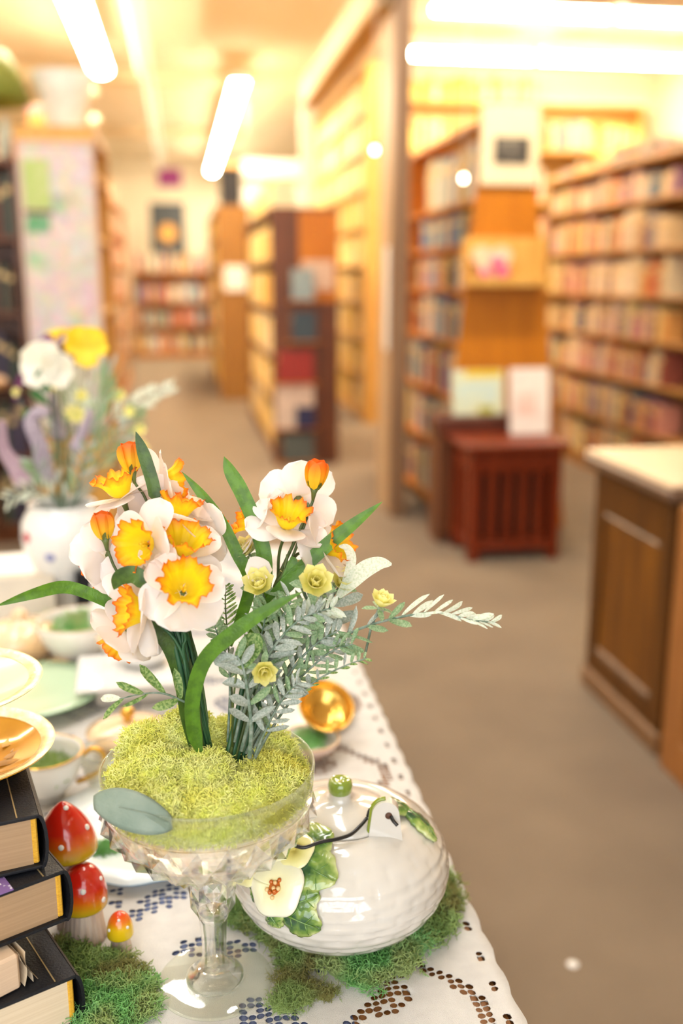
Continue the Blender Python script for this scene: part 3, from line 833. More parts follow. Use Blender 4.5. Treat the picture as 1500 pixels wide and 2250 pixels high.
M_STEP = mat('step_pine', (.36, .145, .035), .5, (.28, .105, .022), 6, stretch=(5, 5, .6))
os_ = thing('wooden_steps', 'light orange wooden step shelf at the right edge before the counter', 'shelf', (1.262, 2.055, 0))
B().box(0, .4, .20, .30, 0, .74, bev=.004).build('upright', M_STEP, os_, smooth=False, world=False)
B().box(0.01, .4, 0.0, .20, .36, .39, bev=.004).build('tread', M_STEP, os_, smooth=False, world=False)
B().box(0.01, .4, 0.0, .24, .115, .14, bev=.004).build('tread', M_STEP, os_, smooth=False, world=False)
B().box(0, .03, .04, .20, 0, .115, bev=.003).build('side_board', M_STEP, os_, smooth=False, world=False)
B().box(.03, .06, .04, .20, .14, .36, bev=.003).build('side_board', M_STEP, os_, smooth=False, world=False)

# ================================================================ TABLE AND LACE
TZ = 0.750
TX1, TX0, TY0, TY1 = 0.243, -0.62, 0.30, 2.06
tt = thing('table', 'brown wooden table under the white lace cloth', 'table', (-.2, 1.2, 0))
B().box(TX0, TX1 - .004, TY0, TY1, TZ - .031, TZ - .001, bev=.004).build('table_top', M_TABLE, tt, smooth=False)
for x in (TX0 + .05, TX1 - .10):
    for y in (TY0 + .05, TY1 - .1):
        B().box(x, x + .05, y, y + .05, 0, TZ - .031, bev=.004).build('leg', M_TABLE, tt, smooth=False)
B().box(TX0 + .06, TX1 - .06, TY0 + .06, TY0 + .08, TZ - .11, TZ - .031).box(TX0 + .06, TX1 - .06, TY1 - .08, TY1 - .06, TZ - .11, TZ - .031).build('apron', M_TABLE, tt, smooth=False)
un = B().grid(lambda u, v: (TX0 + .02 + u * (.115 - TX0 - .02) + .006 * sin(v * 17), TY0 + .02 + v * (TY1 - TY0 - .04), TZ + .0004 + .0002 * sin(v * 40) * sin(u * 30)), 40, 60).build('under_cloth', M_BLUE, solid=.0005)
tag(un, 'slate blue cloth lying between the table and the white lace', 'cloth')


def lace():
    c = 0.0066
    nx = int((TX1 - TX0) / c); ny = int((TY1 - TY0) / c)
    z0 = TZ + .0022
    V = []; Fc = []
    vid = {}
    def hole(i, j):
        """i counts from the right edge, j from the front edge"""
        x, y = i, j
        if i < 2: return (j % 6) in (2, 3) and i == 1
        # border scroll: two wavy rows of open squares
        P = 30.0
        a = 7.5 + 4.2 * sin(2 * pi * y / P)
        if abs(x - a) < 1.05: return True
        a2 = 15.5 - 5.0 * sin(2 * pi * y / P + .6)
        if abs(x - a2) < .8: return True
        # leaf shaped clusters
        for (cx_, cyo, ang, A, Bq) in ((21, 6, .5, 6.5, 3.4), (24, 15, -.4, 5.5, 3.0), (28, 24, .9, 6, 3.2), (14, 26, -.8, 3.2, 1.9), (35, 9, .2, 6, 2.0), (42, 21, -.7, 6.5, 2.2)):
            dy = (y - cyo + P / 2) % P - P / 2
            dx = x - cx_
            u = dx * cos(ang) + dy * sin(ang); w_ = -dx * sin(ang) + dy * cos(ang)
            if (u / A) ** 2 + (w_ / Bq) ** 2 < 1: return (i + 2 * j) % 5 != 0
        # straight ladders of small openings over the blue cloth
        if x > 46:
            k = (x - 46) % 26
            if k in (0, 2) : return j % 3 != 1
            if j % 26 in (3, 6) : return i % 4 in (0, 1)
            if abs(((x - 46) % 26 - 13)) + abs((y % 26) - 17) in (4, 5): return (i + j) % 2 == 0
        return False
    def wav(x, y):
        return z0 + .0004 * sin(x * 31 + 2 * sin(y * 13)) * sin(y * 23)
    def edge(j):
        return .0035 * abs(sin(pi * j * c / .045))
    idx = -np.ones((nx + 1, ny + 1), dtype=int)
    jx = RNG.uniform(-.0004, .0004, (nx + 1, ny + 1)); jy = RNG.uniform(-.0004, .0004, (nx + 1, ny + 1))
    for i in range(nx + 1):
        for j in range(ny + 1):
            x = TX1 - i * c + (edge(j) if i == 0 else 0) + jx[i, j]; y = TY0 + j * c + jy[i, j] + .0016 * sin(i * .9 + j * .25)
            idx[i, j] = len(V); V.append((x, y, wav(x, y)))
    for i in range(nx):
        for j in range(ny):
            q = [idx[i, j], idx[i, j + 1], idx[i + 1, j + 1], idx[i + 1, j]]
            if hole(i, j):
                pc = [Vector(V[k]) for k in q]
                ce = sum(pc, Vector()) / 4
                s = random.uniform(.74, .90)
                inn = []
                for k in range(4):
                    # octagonal opening: two inner points for each corner
                    pa = ce + (pc[k] * .7 + pc[(k + 1) % 4] * .3 - ce) * s * 1.12
                    pb = ce + (pc[k] * .3 + pc[(k + 1) % 4] * .7 - ce) * s * 1.12
                    inn += [len(V), len(V) + 1]; V.append(tuple(pa)); V.append(tuple(pb))
                for k in range(4):
                    Fc.append((q[k], q[(k + 1) % 4], inn[2 * k + 1], inn[2 * k]))
                    Fc.append((q[(k + 1) % 4], inn[(2 * k + 2) % 8], inn[2 * k + 1]))
            else:
                Fc.append(tuple(q))
    # hanging border on the right side and front
    n = ny
    base = len(V)
    rows = 10
    for k in range(1, rows + 1):
        for j in range(ny + 1):
            x0_, y_, _ = V[idx[0, j]]
            V.append((x0_ + .004 + .004 * sin(j * .12) * k / rows, y_, z0 - .002 - k * .018))
    for k in range(rows):
        for j in range(ny):
            a = [idx[0, j], idx[0, j + 1]] if k == 0 else [base + (k - 1) * (ny + 1) + j, base + (k - 1) * (ny + 1) + j + 1]
            b = [base + k * (ny + 1) + j, base + k * (ny + 1) + j + 1]
            Fc.append((a[0], b[0], b[1], a[1]))
    me = bpy.data.meshes.new('lace_tablecloth'); me.from_pydata(V, [], Fc); me.materials.append(M_LACE)
    me.polygons.foreach_set('use_smooth', [True] * len(Fc))
    o = bpy.data.objects.new('lace_tablecloth', me); COL.objects.link(o)
    md = o.modifiers.new('solid', 'SOLIDIFY'); md.thickness = .0006; md.offset = 1
    return tag(o, 'white filet lace tablecloth with open scroll pattern covering the table', 'tablecloth')


lace()
TS = TZ + .0036      # surface on which things stand

# ================================================================ MOSS
def moss_strands(V, Fc, pts, nrm, length, radius, rng, seg=4, spread=1.5):
    """tangle of thin curly three-sided strands rooted at pts"""
    n = len(pts)
    d = nrm + rng.normal(0, spread, (n, 3)); d /= np.linalg.norm(d, axis=1)[:, None]
    ln = length * rng.uniform(.5, 1.3, n)
    P = [pts]
    cur = pts.copy(); dd = d.copy()
    for k in range(seg):
        cur = cur + dd * (ln / seg)[:, None]
        P.append(cur.copy())
        dd = dd + rng.normal(0, 1.0, (n, 3)); dd /= np.linalg.norm(dd, axis=1)[:, None]
    rr = radius * rng.uniform(.7, 1.3, n)
    base = V[0]
    vs = np.zeros((n, seg + 1, 3, 3))
    ref = rng.normal(0, 1, (n, 3))
    for k in range(seg + 1):
        t = P[min(k + 1, seg)] - P[max(k - 1, 0)]
        t /= np.linalg.norm(t, axis=1)[:, None] + 1e-9
        u = np.cross(t, ref); u /= np.linalg.norm(u, axis=1)[:, None] + 1e-9
        ww = np.cross(t, u)
        taper = 1 - .45 * k / seg
        for j in range(3):
            a = 2 * pi * j / 3
            vs[:, k, j] = P[k] + (u * cos(a) + ww * sin(a)) * (rr * taper)[:, None]
    V[1].append(vs.reshape(-1, 3))
    ids = base + np.arange(n)[:, None] * (seg + 1) * 3
    for k in range(seg):
        for j in range(3):
            j2 = (j + 1) % 3
            Fc.append(np.concatenate([ids + k * 3 + j, ids + k * 3 + j2, ids + (k + 1) * 3 + j2, ids + (k + 1) * 3 + j], axis=1))
    V[0] += n * (seg + 1) * 3
    return P


def quads_mesh(name, verts, quads, m):
    me = bpy.data.meshes.new(name)
    me.vertices.add(len(verts)); me.vertices.foreach_set('co', verts.astype(np.float32).ravel())
    me.loops.add(len(quads) * 4); me.loops.foreach_set('vertex_index', quads.astype(np.int32).ravel())
    me.polygons.add(len(quads)); me.polygons.foreach_set('loop_start', np.arange(len(quads), dtype=np.int32) * 4)
    me.polygons.foreach_set('use_smooth', np.ones(len(quads), dtype=bool))
    me.materials.append(m)
    me.update(calc_edges=True)
    return me


def mossy(name, base, strand, label=None, m=None, parent=None, kind='stuff', cat='moss', group=None):
    """base: list of (points Nx3, normals Nx3, length, radius)"""
    V = [0, []]; Fc = []
    for (p, nr, ln, ra) in strand:
        P = moss_strands(V, Fc, p, nr, ln, ra, RNG)
        # forks from the middle of each strand
        k = RNG.random(len(p)) < .75
        moss_strands(V, Fc, P[2][k], nr[k], ln * .55, ra * .8, RNG, seg=2, spread=1.1)
    verts = np.concatenate(V[1]); quads = np.concatenate(Fc)
    if base is not None:
        bv = np.array(base.v); n0 = len(verts)
        verts = np.concatenate([verts, bv]); quads = np.concatenate([quads, np.array(base.f) + n0])
    if parent is not None:
        verts = verts - np.array(ORG[parent])
    me = quads_mesh(name, verts, quads, m)
    o = bpy.data.objects.new(name, me); COL.objects.link(o)
    if parent is not None: o.parent = parent
    tag(o, label, cat if parent is None else None, group, kind)
    return o


def mound(blobs, z0, count, ln, ra, name, label, m, **k):
    """moss clump lying on the table: union of flattened blobs (x, y, r, h)"""
    bs_ = B(); st = []
    tot = sum(b_[2] ** 2 for b_ in blobs)
    for (x, y, r_, h) in blobs:
        n = max(12, int(count * r_ * r_ / tot))
        th = RNG.uniform(0, 2 * pi, n); q = np.sqrt(RNG.uniform(0, 1, n))
        wob = 1 + .18 * np.sin(3 * th + x * 90) + .1 * np.sin(7 * th + y * 80)
        px = x + r_ * q * wob * np.cos(th); py = y + r_ * q * wob * np.sin(th)
        pz = z0 + h * np.sqrt(np.clip(1 - q ** 2, 0, 1)) * RNG.uniform(.55, 1.0, n)
        nr = np.stack([.9 * q * np.cos(th), .9 * q * np.sin(th), np.full(n, .6)], 1)
        st.append((np.stack([px, py, pz], 1), nr, ln, ra))
        bs_.lathe([(r_ * .80, 0), (r_ * .72, h * .25), (r_ * .5, h * .45), (r_ * .2, h * .55), (1e-4, h * .56)], 14, (x, y, z0))
    return mossy(name, bs_, st, label, m, **k)


def mossmat(name, c1, c2, c3, sc=60, tr=.45):
    m = mat(name, c1, .85, c2, sc, contrast=(.35, .6), detail=3)
    nt = m.node_tree; L = nt.links.new
    p = nt.nodes['Principled BSDF']
    src = p.inputs['Base Color'].links[0].from_socket
    tc = nd(nt, 'ShaderNodeTexCoord'); nz = nd(nt, 'ShaderNodeTexNoise'); nz.inputs['Scale'].default_value = 28; nz.inputs['Detail'].default_value = 1
    L(tc.outputs['Object'], nz.inputs['Vector'])
    rp = nd(nt, 'ShaderNodeValToRGB'); rp.color_ramp.elements[0].position = .5; rp.color_ramp.elements[1].position = .66
    L(nz.outputs['Fac'], rp.inputs['Fac'])
    mx = nd(nt, 'ShaderNodeMix', data_type='RGBA'); L(rp.outputs['Color'], mx.inputs['Factor']); L(src, mx.inputs['A']); mx.inputs['B'].default_value = (*c3, 1)
    tl = nd(nt, 'ShaderNodeBsdfTranslucent'); ms = nd(nt, 'ShaderNodeMixShader'); ms.inputs[0].default_value = tr
    L(mx.outputs['Result'], p.inputs['Base Color']); L(mx.outputs['Result'], tl.inputs['Color'])
    L(p.outputs[0], ms.inputs[1]); L(tl.outputs[0], ms.inputs[2]); L(ms.outputs[0], nt.nodes['Material Output'].inputs['Surface'])
    return m


MOSS_Y = mossmat('chartreuse_moss', (0.97, 0.98, 0.38), (0.93, 0.97, 0.19), (0.93, 0.90, 0.17), 90, .12)
MOSS_Y.node_tree.nodes['Principled BSDF'].inputs['Sheen Weight'].default_value = .8
MOSS_Y.node_tree.nodes['Principled BSDF'].inputs['Sheen Tint'].default_value = (1, 1, .35, 1)
MOSS_G = mossmat('green_moss', (0.52, 0.68, 0.26), (0.32, 0.48, 0.14), (0.42, 0.40, 0.14), 60)
MOSS_E = mossmat('emerald_moss', (0.42, 0.78, 0.32), (0.24, 0.58, 0.17), (0.54, 0.66, 0.27), 60)

# ================================================================ COMPOTE
AX, AY = 0.008, 0.718
GL = glass('clear_pressed_glass', (1.0, 1.0, .99), .42)
GLB = glass('clear_glass_band', (.985, 1.0, .97), .80)
cp = thing('glass_compote', 'clear pressed glass compote with diamond pattern holding yellow-green moss', 'compote', (AX, AY, TS))
ZR = .944
C0 = (AX, AY, 0)
# smooth upper band
band = [(.0800, .9215), (.0815, .926), (.0826, .937), (.0834, .9475), (.0832, .9495), (.0822, .9500), (.0812, .9490), (.0806, .937), (.0795, .926), (.0780, .9215)]
B().lathe(band + [band[0]], 96, C0).build('rim_band', glass('rim_glass', (.985, 1.0, .97), .55), cp)
# diamond cut lower bowl: faceted pyramids pushed out on a staggered lattice
def diamonds(prof_fn, rows, n, amp, z_top, z_bot):
    b = B(); v = []; f = []
    nr = rows * 2
    for k in range(nr + 1):
        t = k / nr
        z = z_top + (z_bot - z_top) * t
        for j in range(2 * n):
            r_ = prof_fn(t)
            up_ = (k % 2 == 1) and (j % 2 == (k // 2) % 2)
            am = amp * (1.0 if up_ else 0.0)
            a = 2 * pi * j / (2 * n)
            v.append((AX + (r_ + am) * cos(a), AY + (r_ + am) * sin(a), z - am * .35))
    N = 2 * n
    for k in range(nr):
        for j in range(N):
            j2 = (j + 1) % N
            q = (k * N + j, k * N + j2, (k + 1) * N + j2, (k + 1) * N + j)
            par = (j + (k // 2)) % 2
            # triangulate so that edges meet at the pyramid tips
            if (k % 2 == 0):
                tip_left = (j % 2 == (k // 2) % 2)
                f += [(q[0], q[1], q[3]), (q[1], q[2], q[3])] if tip_left else [(q[0], q[1], q[2]), (q[0], q[2], q[3])]
            else:
                tip_left = (j % 2 == (k // 2) % 2)
                f += [(q[0], q[1], q[2]), (q[0], q[2], q[3])] if tip_left else [(q[0], q[1], q[3]), (q[1], q[2], q[3])]
    return b.add(v, f)
def bowlprof(t):
    return .0815 - .0575 * t ** 2.0 - .006 * t
db = diamonds(bowlprof, 3, 24, .0068, .9215, .858)
# inner wall closes the glass
inner = [(bowlprof(1) - .002, .862), (.030, .8655), (.05, .876), (.066, .894), (.0745, .911), (.0780, .9215)]
db.lathe([(1e-4, .8625)] + inner, 60, C0).build('diamond_bowl', GL, cp, smooth=False)
# knop with facets, stem, foot
kn = diamonds(lambda t: .0135 + .0055 * sin(pi * min(1, t * .95 + .1)) , 2, 10, .0022, .858, .818)
kn.build('knop', GL, cp, smooth=False)
def hexr(t, r_, z, k):
    return (r_ * (1 + .035 * cos(8 * t)), z)
B().lathe([(1e-4, .8178), (.0128, .8178), (.0112, .812), (.0100, .800), (.0095, .785), (.0100, .775), (.0120, .7685), (1e-4, .7682)], 64, C0, fn=hexr).build('stem', GL, cp)
B().lathe([(1e-4, .768), (.013, .768), (.0155, .7665), (.0165, .7645), (.0205, .7625), (.0232, .7605), (.0240, .7580), (.0235, .7560), (1e-4, .7555)], 72, C0).build('collar', GL, cp)
B().lathe([(1e-4, .7553), (.020, .7552), (.035, .7550), (.0455, .7550), (.0472, .7545), (.0474, .7538), (.0465, TS), (1e-4, TS)], 84, C0).build('foot', GLB, cp)

# moss in the bowl
DOMES = ((-.038, -.006, .030, .026), (-.004, -.016, .026, .024), (-.060, -.010, .022, .018), (.046, -.012, .026, .015), (.008, -.050, .022, .013), (-.034, -.046, .024, .016), (-.016, .030, .030, .040),
         (.05, .032, .026, .018), (-.050, .034, .026, .030), (.030, -.038, .018, .013), (.062, -.030, .018, .012), (-.058, -.036, .018, .013), (.018, .055, .022, .02), (-.012, -.040, .018, .013), (.028, .008, .018, .008))


def bowlmoss():
    bs_ = B(); st = []
    def htop(x, y):
        r_ = math.hypot(x, y)
        h = .938 + .004 * (1 - (r_ / .078) ** 2)
        dm = 0.0
        for (bx, by, br, bh) in DOMES:
            d2 = ((x - bx) ** 2 + (y - by) ** 2) / br ** 2
            if d2 < 1: dm = max(dm, bh * math.sqrt(1 - d2))
        h += dm
        return h
    # underlying mound
    def fn(u, v):
        a = 2 * pi * v; r_ = .0765 * u
        x, y = r_ * cos(a), r_ * sin(a)
        return (AX + x, AY + y, htop(x, y) - .0024 - .02 * max(0, u - .9) * 10 * .5)
    bs_.grid(fn, 24, 60)
    bs_.lathe([(.0755, .936), (.0757, .928), (.073, .9235), (1e-4, .9232)], 60, C0)
    n = 11500
    a = RNG.uniform(0, 2 * pi, n); q = np.sqrt(RNG.uniform(0, 1, n)) * .0755
    x = q * np.cos(a); y = q * np.sin(a)
    z = np.array([htop(p_, r_) for p_, r_ in zip(x, y)])
    eps = .002
    gx = np.array([(htop(p_ + eps, r_) - htop(p_ - eps, r_)) / (2 * eps) for p_, r_ in zip(x, y)])
    gy = np.array([(htop(p_, r_ + eps) - htop(p_, r_ - eps)) / (2 * eps) for p_, r_ in zip(x, y)])
    nr = np.stack([-gx, -gy, np.ones(n)], 1)
    pz = z - .0045 + RNG.uniform(0, .004, n)
    st.append((np.stack([AX + x, AY + y, pz], 1), nr * .8, .0072, .00060))
    # strands pressed against the glass
    n2 = 4000
    a = RNG.uniform(0, 2 * pi, n2); zz = RNG.uniform(.9245, .942, n2)
    rr = np.interp(zz, [.9245, .930, .942], [.0765, .0772, .0775])
    nr = np.stack([-.2 * np.cos(a), -.2 * np.sin(a), np.zeros(n2)], 1)
    st.append((np.stack([AX + rr * np.cos(a), AY + rr * np.sin(a), zz], 1), nr, .006, .00042))
    return mossy('bowl_moss', bs_, st, 'bright yellow-green moss heaped in the glass compote', MOSS_Y)


bowlmoss()

# ================================================================ FLOWERS
M_PETAL = ramp_mat('daffodil_petal', [(0.0, (.93, .80, .55)), (.14, (.93, .855, .815)), (1.0, (.94, .875, .85))], .6, translucent=.35)
M_CORONA = ramp_mat('daffodil_corona', [(0.0, (.85, .62, .02)), (.55, (.95, .72, .01)), (.80, (.95, .42, .01)), (1.0, (.85, .12, .008))], .55, translucent=.3, noise=.35, nscale=130)
M_BUD = ramp_mat('orange_bud', [(0.0, (.92, .62, .02)), (.45, (.94, .56, .03)), (.85, (.88, .22, .02)), (1.0, (.80, .13, .02))], .5, translucent=.25, noise=.15)
M_STEM = mat('green_stem', (.035, .125, .05), .45, (.02, .08, .03), 60, stretch=(1, 1, .2))
M_STEMO = mat('olive_stem', (.10, .14, .035), .5, (.06, .09, .025), 60)
M_CAL = mat('calyx_green', (.13, .17, .04), .5, (.09, .12, .03), 60)
M_BLADE = leafy('blade_leaf', (.105, .255, .014), (.070, .175, .012), 120, .42, .22)
M_BLADED = leafy('dark_blade_leaf', (.075, .15, .022), (.04, .085, .015), 90, .42, .2)
M_GREY = leafy('dusty_grey_leaf', (.50, .54, .50), (.31, .37, .31), 700, .7, .15, (.38, .62))
M_PALE = leafy('frosted_leaf', (.78, .82, .72), (.56, .66, .48), 600, .7, .3, (.3, .55))
M_SAGE = leafy('sage_leaf', (.38, .50, .30), (.20, .34, .17), 700, .6, .25, (.38, .62))
M_SPECK = leafy('speckled_leaf', (.34, .46, .17), (.11, .23, .05), 500, .6, .3, (.42, .58))
M_GREYSTEM = mat('dusty_stem', (.28, .33, .28), .8, (.09, .16, .10), 220)
M_YEL = ramp_mat('yellow_blossom', [(0, (.80, .76, .16)), (.5, (.93, .87, .28)), (1, (.94, .89, .45))], .5, translucent=.3)
M_EUC = mat('eucalyptus_leaf', (.25, .31, .255), .55, (.17, .235, .19), 40, bump=.3, bscale=250)


def catmull(pts, n=6):
    P = [Vector(p) for p in pts]
    P = [P[0] * 2 - P[1]] + P + [P[-1] * 2 - P[-2]]
    out = []
    for i in range(1, len(P) - 2):
        for k in range(n):
            t = k / n
            a, b, c, d = P[i - 1], P[i], P[i + 1], P[i + 2]
            out.append(.5 * ((2 * b) + (c - a) * t + (2 * a - 5 * b + 4 * c - d) * t * t + (3 * b - a - 3 * c + d) * t ** 3))
    out.append(P[-2])
    return out


def ribbon(pts, width, toward=None, n=6, fold=.18, twist=0.0, prof=None):
    """long blade leaf along pts; its face turned roughly to the camera"""
    cl = catmull(pts, n)
    m = len(cl)
    b = B(); v = []; f = []
    for i, p in enumerate(cl):
        t = i / (m - 1)
        tn = (cl[min(i + 1, m - 1)] - cl[max(i - 1, 0)]).normalized()
        vw = (CAM - p).normalized() if toward is None else toward
        s_ = tn.cross(vw).normalized()
        nn = s_.cross(tn).normalized()
        a = twist * (t - .5)
        s2 = s_ * cos(a) + nn * sin(a); n2 = nn * cos(a) - s_ * sin(a)
        w_ = width * (prof(t) if prof else min(1, (t * 6 + .35)) * (1 - max(0, (t - .62) / .38) ** 2.2) + .02)
        h = w_ / 2
        for (q, dz) in ((-1, 0), (-.5, -.4 * fold), (0, -fold), (.5, -.4 * fold), (1, 0)):
            v.append(p + s2 * h * q + n2 * (dz * h))
    for i in range(m - 1):
        for k in range(4):
            f.append((i * 5 + k, i * 5 + k + 1, i * 5 + 6 + k, i * 5 + 5 + k))
    return b.add(v, f)


def leafpatch(base, d, nrm, L, W, curl=.0, cup=.15, nu=7, nv=4, tip=1.0, ripple=0, b=None, wide=.45, tscale=None):
    """broad leaf or petal: base point, direction, face normal"""
    d = Vector(d).normalized(); nrm = Vector(nrm)
    s_ = d.cross(nrm)
    if s_.length < 1e-4: s_ = d.cross(Vector((.3, .5, .8)))
    s_.normalize(); nn = s_.cross(d).normalized()
    base = Vector(base)
    ph = random.uniform(0, 6)
    def fn(u, v_):
        q = v_ * 2 - 1
        w_ = W * .5 * (max(0, u) ** wide) * (max(0, 1 - u ** (2.2 / tip)) ** .55) * 1.45 + .0002
        return base + d * (L * u) + s_ * (w_ * q) + nn * (curl * L * u * u + cup * w_ * q * q + ripple * L * sin(q * 5 + ph) * u)
    bb = b or B()
    return bb.grid(fn, nu, nv, 0, lambda u, v_: tscale(u) if tscale else u * .98 + .01)


def daffodil(parent, px, py, d, face, size=.030, roll=0, open_=.12, cor=1.0, coronal=1.0, back=False):
    c = at(px, py, d)
    n = cv(*face)
    e1 = n.cross(Vector((.21, .33, .91))).normalized(); e2 = n.cross(e1)
    cal = B().tube([c - n * .013, c - n * .007, c - n * .001], [.0017, .0024, .0042], 8)
    fl = cal.build('flower', M_CAL, parent)
    for k in range(6):
        a = roll + 2 * pi * k / 6 + random.uniform(-.12, .12)
        rd = e1 * cos(a) + e2 * sin(a)
        lift = open_ + (.16 if k % 2 else -.16) + random.uniform(-.28, .28)
        dr = (rd + n * lift).normalized()
        L = size * random.uniform(.92, 1.08)
        leafpatch(c + rd * .002 - n * (.0008 * (k % 2)), dr, n, L, L * .92, curl=random.uniform(-.28, .16), cup=random.uniform(-.15, .45), nu=12, nv=10,
                  tip=.55, ripple=.026, wide=.42).build('petal', M_PETAL, fl)
    # ruffled trumpet
    R_, H_ = size * .54 * cor, size * .62 * coronal
    prof = [(.14, 0), (.30, .05), (.46, .22), (.56, .42), (.66, .62), (.80, .80), (.93, .92), (1.0, 1.0)]
    b = B(); v = []; f = []; at_ = []
    N = 72
    ph = random.uniform(0, 6)
    for k, (r_, z) in enumerate(prof):
        t = k / (len(prof) - 1)
        for j in range(N):
            a = 2 * pi * j / N
            rf = t ** 2.2
            rr = R_ * r_ * (1 + rf * (.10 * sin(7 * a + ph) + .05 * sin(13 * a + 2 * ph)) + .03 * sin(12 * a) * t)
            zz = H_ * z + rf * H_ * (.10 * sin(9 * a + ph * 2) + .06 * sin(23 * a))
            if k == len(prof) - 1: rr += R_ * .04 * (1 if j % 3 == 0 else -.6)
            v.append(c + e1 * (rr * cos(a)) + e2 * (rr * sin(a)) + n * zz); at_.append(.02 + .96 * t)
    for k in range(len(prof) - 1):
        for j in range(N):
            j2 = (j + 1) % N
            f.append((k * N + j, k * N + j2, (k + 1) * N + j2, (k + 1) * N + j))
    b.add(v, f, 0, at_).build('corona', M_CORONA, fl)
    sb = B()
    for k in range(3):
        a = 2 * pi * k / 3
        sb.tube([c, c + n * H_ * .45 + (e1 * cos(a) + e2 * sin(a)) * .002], [.0006, .0011], 5)
    sb.build('stamen', M_BUD, fl)
    return c, n


def bud(parent, px, py, d, face, size=.022):
    c = at(px, py, d); n = cv(*face)
    e1 = n.cross(Vector((.21, .33, .91))).normalized(); e2 = n.cross(e1)
    bd = B().tube([c - n * .008, c - n * .002, c + n * .003], [.0012, .0022, .0040], 8)
    for k in range(3):
        a = 2 * pi * k / 3 + .4; rd = e1 * cos(a) + e2 * sin(a)
        leafpatch(c + rd * .002, n + rd * .5, rd, .009, .005, cup=.3, b=bd, nu=4, nv=2)
    o = bd.build('bud', M_CAL, parent)
    for k in range(4):
        a = 2 * pi * k / 4 + .7; rd = e1 * cos(a) + e2 * sin(a)
        leafpatch(c + rd * .0025, n + rd * .42, -rd, size, size * .72, curl=.28, cup=.35, nu=8, nv=6, tip=.6, wide=.4).build('bud_petal', M_BUD, o)
    return c, n


def stemline(parent, pts, r_=.0017, m=None, name='stem'):
    B().tube(catmull(pts, 5), r_, 7).build(name, m or M_STEM, parent)


# ---- left daffodil bunch
lb = thing('daffodil_bunch', 'left bunch of artificial white daffodils with orange trumpets in the compote', 'flowers', onz(445, 1640, .95))
root = [at(432, 1655, .775), at(448, 1662, .772), at(462, 1655, .779), at(440, 1668, .768), at(455, 1645, .782)]
LF = [(268, 1092, .778, (-.25, .85, .25), .030, .3), (352, 1062, .800, (.85, .15, -.25), .029, .2), (385, 1142, .772, (.25, .9, .05), .030, .1),
      (328, 1195, .742, (-.50, .0, .85), .031, .5), (398, 1215, .750, (.30, .72, .45), .032, .2), (238, 1222, .775, (-.65, -.15, -.45), .028, .2),
      (402, 1302, .724, (.22, .48, .80), .0325, .45), (322, 1345, .738, (-.85, .15, .45), .031, .0),
      (338, 1128, .790, (-.3, .35, -.8), .030, .2), (256, 1248, .782, (-.5, -.35, -.6), .028, .4), (310, 1262, .765, (-.2, -.25, -.9), .030, .1), (282, 1385, .765, (-.45, -.7, -.4), .028, .3), (440, 1170, .792, (.6, .3, -.6), .027, .6)]
jn = [at(412, 1440, .765), at(400, 1420, .76), at(420, 1430, .77), at(405, 1450, .758)]
for k, (px, py, d, fc, sz, rl) in enumerate(LF):
    c, n = daffodil(lb, px, py, d, fc, sz, rl, cor=1.08)
    j = jn[k % 4]
    stemline(lb, [c - n * .012, (c - n * .03) * .6 + j * .4, j, root[k % 5]], .0013)
for (px, py, d, fc, s_) in ((292, 1040, .775, (-.12, .95, .2), .024), (232, 1188, .755, (-.10, .95, .25), .022)):
    c, n = bud(lb, px, py, d, fc, s_)
    stemline(lb, [c - n * .007, at(px + 40, py + 90, d + .005), jn[0], root[1]], .0011, M_STEMO)
for k in range(6):
    stemline(lb, [at(365 + k * 9, 1345 + k * 5, .758 + .004 * k), at(392 + k * 7, 1450, .762 + .003 * k), at(415 + k * 6, 1560, .768 + .002 * k), at(430 + k * 7, 1660, .772 + .002 * k)], .0021)
for (pts, w_, mt, tw) in (
    ([(343, 1100, .760), (335, 1060, .758), (318, 1005, .757), (298, 948, .757)], .0098, M_BLADED, .3),
    ([(345, 1395, .775), (265, 1338, .775), (200, 1306, .768), (140, 1290, .760), (70, 1306, .748), (-12, 1333, .738)], .0095, M_BLADE, .5),
    ([(325, 1288, .722), (305, 1268, .722), (285, 1262, .724), (262, 1272, .727), (250, 1296, .730)], .0125, M_BLADED, .4),
    ([(440, 1655, .758), (425, 1600, .752), (424, 1530, .745), (450, 1450, .736), (510, 1392, .728), (590, 1338, .722), (665, 1300, .720)], .0112, M_BLADE, .5),
    ([(420, 1640, .772), (398, 1500, .765), (370, 1420, .757), (335, 1380, .752), (312, 1368, .750)], .0105, M_BLADED, .6),
    ([(450, 1640, .780), (425, 1480, .776), (400, 1390, .772), (372, 1345, .768)], .0120, M_BLADED, .4)):
    ribbon([at(*p_) for p_ in pts], w_, twist=tw).build('leaf', mt, lb)

# ---- right daffodil bunch
rb = thing('daffodil_bunch', 'right bunch of artificial white daffodils with upright green blades in the compote', 'flowers', onz(505, 1660, .95))
RF = [(655, 1098, .805, (-.25, .35, -.85), .031, .2), (628, 1158, .780, (.20, .72, .50), .030, .4), (572, 1150, .800, (-.85, .35, .15), .030, .1), (712, 1205, .785, (.72, .25, .40), .030, .3)]
jr = [at(590, 1330, .79), at(600, 1345, .80)]
rr_ = [at(500, 1680, .775), at(512, 1685, .78), at(525, 1675, .785), at(490, 1675, .79)]
for k, (px, py, d, fc, sz, rl) in enumerate(RF):
    c, n = daffodil(rb, px, py, d, fc, sz, rl, cor=1.0)
    stemline(rb, [c - n * .012, c - n * .03, jr[k % 2], rr_[k]], .0013, M_STEMO)
c, n = bud(rb, 690, 1078, .775, (.12, .85, .25), .024)
stemline(rb, [c - n * .008, at(680, 1120, .778), at(640, 1230, .785), jr[0], rr_[0]], .0012, M_STEMO)
